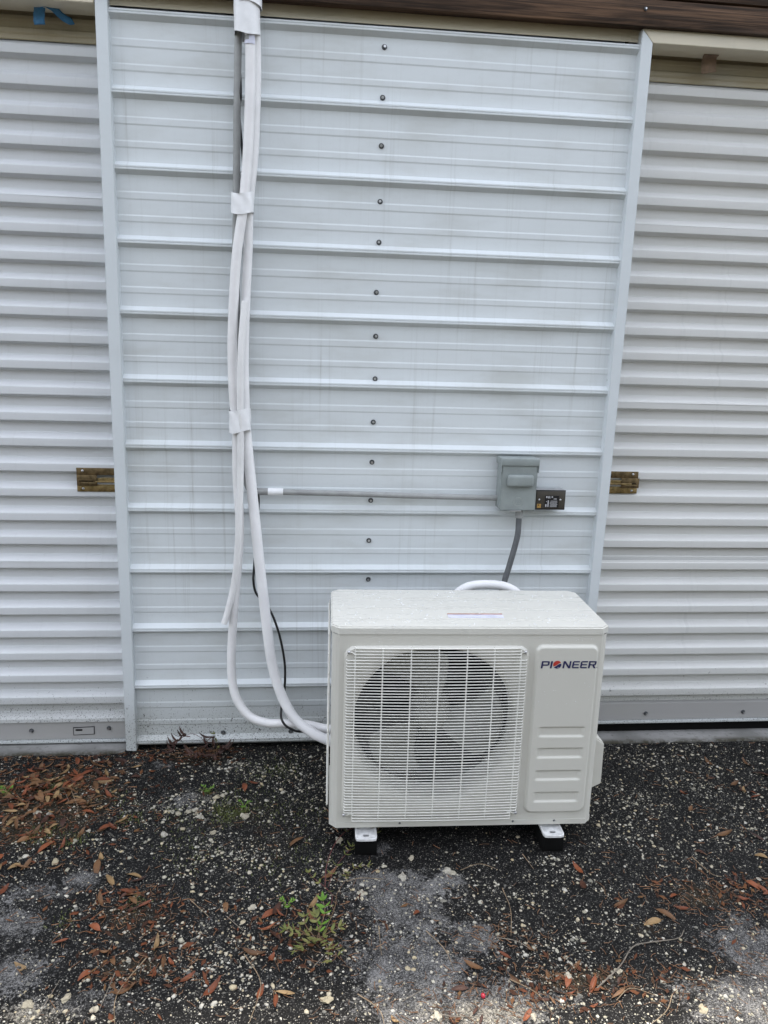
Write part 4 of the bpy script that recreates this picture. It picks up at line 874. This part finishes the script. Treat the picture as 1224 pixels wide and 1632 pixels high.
# pine needles and shredded litter
V = []; F = []; 
for cx_, cy_, sx_, sy_, k_ in ((-1.1, -.32, .18, .2, 420), (-.68, -.85, .12, .08, 130), (-.64, -1.03, .12, .08, 130), (.95, -.87, .15, .06, 200), (.48, -1.14, .2, .05, 230), (.30, -.98, .10, .03, 90), (1.02, -1.15, .16, .12, 160), (.2, -1.19, .2, .05, 150), (-.2, -.95, .1, .08, 120), (.2, -.8, .9, .35, 260), (-.66, -.03, .09, .02, 90), (-.4, -.5, .4, .3, 160), (1.2, -.5, .3, .3, 150)):
    for _ in range(k_):
        x, y = random.gauss(cx_, sx_), min(random.gauss(cy_, sy_), -.005); a = random.uniform(0, math.pi); L = random.uniform(.008, .034); th = random.uniform(.0005, .0010)
        dx, dy = math.cos(a)*L, math.sin(a)*L; b = len(V); z = gz(x, y)+.002+random.uniform(0, .004); k = random.uniform(-.004, .004)
        nx_, ny_ = -math.sin(a)*th, math.cos(a)*th
        for t in (0, .5, 1):
            px, py = x+dx*t+nx_*0-math.sin(a)*k*(1-(2*t-1)**2), y+dy*t+math.cos(a)*k*(1-(2*t-1)**2); V += [(px-nx_, py-ny_, z), (px+nx_, py+ny_, z), (px, py, z+th*1.6)]
        for t in (0, 3): F += [(b+t, b+t+3, b+t+5, b+t+2), (b+t+1, b+t+2, b+t+5, b+t+4)]
tag(link('needle_litter', mk('needle_litter', V, F, M['needle'])), 'brown needle and bark litter drifted over the asphalt', 'litter', None, 'stuff')
# moss
V = []; F = []
for cx_, cy_, r_, k_ in ((-1.107, -.208, .045, 260), (-.573, -.275, .02, 120), (-.507, -.377, .035, 240), (-.443, -.38, .03, 200), (-.8, -.414, .04, 140), (-1.059, -.481, .05, 240), (-.951, -.516, .04, 200), (-.314, -.163, .06, 160), (-.705, -.797, .03, 110), (-.884, -.856, .04, 70), (-1.264, -.256, .018, 80), (-.48, -.42, .04, 160), (-.35, -.4, .08, 110), (-.6, -.5, .1, 120), (-.2, -.62, .08, 90), (-.86, -.30, .06, 90), (-.30, -.70, .1, 90), (-.47, -.33, .09, 260), (-.38, -.16, .10, 200), (-.25, -.42, .12, 220), (-.66, -.42, .10, 160), (-.55, -.62, .10, 150)):
    for _ in range(k_):
        x, y = random.gauss(cx_, r_*.55), min(random.gauss(cy_, r_*.55), -.01); z = gz(x, y); h = random.uniform(.003, .010); a = random.uniform(0, 6.28); l_ = random.uniform(.002, .007); b = len(V); ww = random.uniform(.0009, .0018)
        V += [(x-math.sin(a)*ww, y+math.cos(a)*ww, z), (x+math.sin(a)*ww, y-math.cos(a)*ww, z), (x+math.cos(a)*l_, y+math.sin(a)*l_, z+h)]; F.append((b, b+1, b+2))
tag(link('moss', mk('moss', V, F, M['moss'])), 'olive green moss tufts growing between the stones', 'moss', None, 'stuff')
# weeds
wl = {k: leaf_mesh('leaf', 1, .42, .5, .3, .1, M[k], False) for k in ('weed_green', 'weed_olive')}
wl_thin = leaf_mesh('leaf', 1, .20, .8, .3, .2, M['weed_olive'], False); wl_dead = leaf_mesh('leaf', 1, .20, 1.2, .5, .6, M['weed_dead'], False)
def weed(name, x, y, stems, label, kind='weed'):
    z0 = gz(x, y); root = tag(empty(name, (x, y, z0)), label, kind)
    for pts, rad, smat, lmesh, ll, pairs in stems:
        path = spline([Vector(p) for p in pts], 6); V, F = tube_data(path, lambda t: rad*(1-.5*t), 6); st = link('stem', mk('stem', V, F, M[smat], True), root)
        for q in range(pairs):
            t = .25+.75*q/max(1, pairs-1) if pairs > 1 else 1; p = path[min(len(path)-1, int(t*(len(path)-1)))]; T = (path[min(len(path)-1, int(t*(len(path)-1))+1)]-path[max(0, int(t*(len(path)-1))-1)])
            az = math.atan2(T.y, T.x)
            for s in ((-1, 1) if q < pairs-1 else (-1, 1, 0)):
                a = az+s*R(random.uniform(45, 75)); L = ll*random.uniform(.7, 1.15); pit = random.uniform(.1, .6)
                d = Vector((math.cos(a)*math.cos(pit), math.sin(a)*math.cos(pit), math.sin(pit)))
                o = link('leaf', lmesh, root, p+d*L*.5, (random.uniform(-.4, .4), -pit, a)); o.scale = (L, L, L)
    return root
g_, ol = wl['weed_green'], wl['weed_olive']
weed('weed', -.19, -.955, [
    ([(0, 0, 0), (.01, .02, .02), (.022, .05, .045), (.018, .085, .05)], .0016, 'stem_brown', g_, .026, 5),
    ([(0, 0, 0), (-.03, .0, .018), (-.06, -.008, .03), (-.085, .0, .035)], .0014, 'stem_brown', ol, .022, 4),
    ([(0, 0, 0), (-.02, -.02, .015), (-.04, -.045, .02)], .0014, 'stem_brown', ol, .02, 3),
    ([(0, 0, 0), (.02, -.03, .015), (.03, -.06, .02), (.028, -.09, .016)], .0014, 'stem_brown', ol, .019, 5),
    ([(0, 0, 0), (.035, .005, .018), (.06, .012, .025)], .0014, 'stem_brown', ol, .022, 3),
    ([(0, 0, 0), (-.03, .03, .02), (-.035, .05, .03)], .0014, 'stem_brown', ol, .020, 3),
    ([(0, 0, 0), (.0, -.02, .02), (-.012, -.03, .03)], .0014, 'stem_brown', ol, .02, 3), ([(0, 0, 0), (-.045, .02, .012), (-.075, .03, .014)], .0012, 'stem_brown', wl_thin, .022, 4),
    ([(.02, -.03, 0), (.045, -.04, .012), (.06, -.06, .012)], .0012, 'stem_brown', wl_thin, .02, 4), ([(.01, .0, 0), (.0, .03, .03), (-.005, .05, .035)], .0013, 'stem_brown', ol, .022, 4), ([(-.03, -.01, 0), (-.05, -.03, .01), (-.06, -.05, .012)], .0012, 'stem_brown', wl_thin, .02, 4),
    ([(.01, -.01, 0), (.05, .09, .02), (.06, .16, .012), (.09, .21, .02)], .0012, 'stem_brown', wl_thin, .010, 2)], 'leafy green and olive weed sprouting from the asphalt at lower centre')
weed('weed', -.165, -.76, [
    ([(0, 0, 0), (.005, .05, .03), (.03, .13, .045), (.07, .20, .042), (.115, .235, .03), (.155, .24, .028)], .0016, 'stem_red', wl_thin, .012, 3),
    ([(.01, .0, 0), (.03, .06, .015), (.07, .12, .022), (.085, .15, .02)], .0011, 'stem_red', wl_thin, .022, 5),
    ([(0, 0, 0), (-.03, .02, .012), (-.05, .045, .015)], .0011, 'stem_red', ol, .016, 3),
    ([(0, 0, 0), (.02, -.05, .01), (.015, -.09, .01)], .0012, 'stem_red', wl_thin, .014, 2)], 'sprawling weed with a long reddish stem beside the left front foot')
weed('weed', -.018, -.565, [
    ([(0, 0, 0), (.004, -.01, .035), (.006, -.02, .068)], .0012, 'stem_brown', ol, .015, 3),
    ([(0, 0, 0), (.018, -.01, .03), (.026, -.026, .066)], .0012, 'stem_brown', ol, .015, 3)], 'small green sprig growing through the left foot of the air conditioner')
weed('weed', -.085, -.70, [([(0, 0, 0), (.02, .01, .01), (.05, .005, .015)], .001, 'stem_brown', wl_thin, .020, 3), ([(0, 0, 0), (-.01, -.02, .01), (-.02, -.03, .012)], .001, 'stem_brown', wl_thin, .018, 3)], 'little pale olive weed on the dark asphalt right of the red stem')
for x, y, lab in ((-.573, -.275, 'bright green sprig among the gravel nearest the wall, left of the pipes'), (-.437, -.366, 'bright green sprig among the gravel beside the mossy stones'), (-1.262, -.255, 'small green sprig at the left edge of the leaf litter'), (-.275, -.83, 'small green sprig left of the red stemmed weed')):
    weed('sprig', x, y, [([(0, 0, 0), (a_*.01, b_*.01, .012), (a_*.018, b_*.018, .016)], .0009, 'stem_brown', g_, .012, 3) for a_, b_ in ((1, .3), (-.8, .6), (.1, -1))], lab, 'plant')
weed('dead_weed', -.655, -.045, [
    ([(.06, .005, 0), (.045, .005, .05), (.005, .0, .088), (-.03, -.005, .085)], .0011, 'stem_red', wl_dead, .05, 2),
    ([(-.01, 0, .078), (-.035, -.004, .080), (-.062, -.008, .055), (-.075, -.012, .02)], .0018, 'stem_red', wl_dead, .05, 5),
    ([(.08, 0, 0), (.075, .002, .04), (.07, -.004, .07)], .0014, 'stem_brown', wl_dead, .05, 3), ([(.085, 0, 0), (.09, .0, .05), (.082, .0, .085)], .0013, 'stem_brown', ol, .02, 3),
    ([(.09, 0, 0), (.11, -.01, .03), (.12, -.02, .035)], .0014, 'stem_red', wl_dead, .05, 4), ([(.04, -.01, 0), (.03, -.03, .02), (.0, -.04, .02)], .0016, 'stem_red', wl_dead, .05, 4), ([(.06, -.01, 0), (.07, -.04, .02), (.09, -.05, .02)], .0016, 'stem_red', wl_dead, .05, 4)], 'withered dark brown weed drooping against the foot of the ribbed wall')
bm = bmesh.new(); bmesh.ops.create_icosphere(bm, subdivisions=2, radius=.006)
for v in bm.verts: v.co.y *= 1.25
tag(link('berry', bm_mesh('berry', bm, M['berry'], 80), None, (.223, -1.158, gz(.223, -1.158)+.004)), 'small crimson berry on the pale grit at the bottom centre', 'berry')
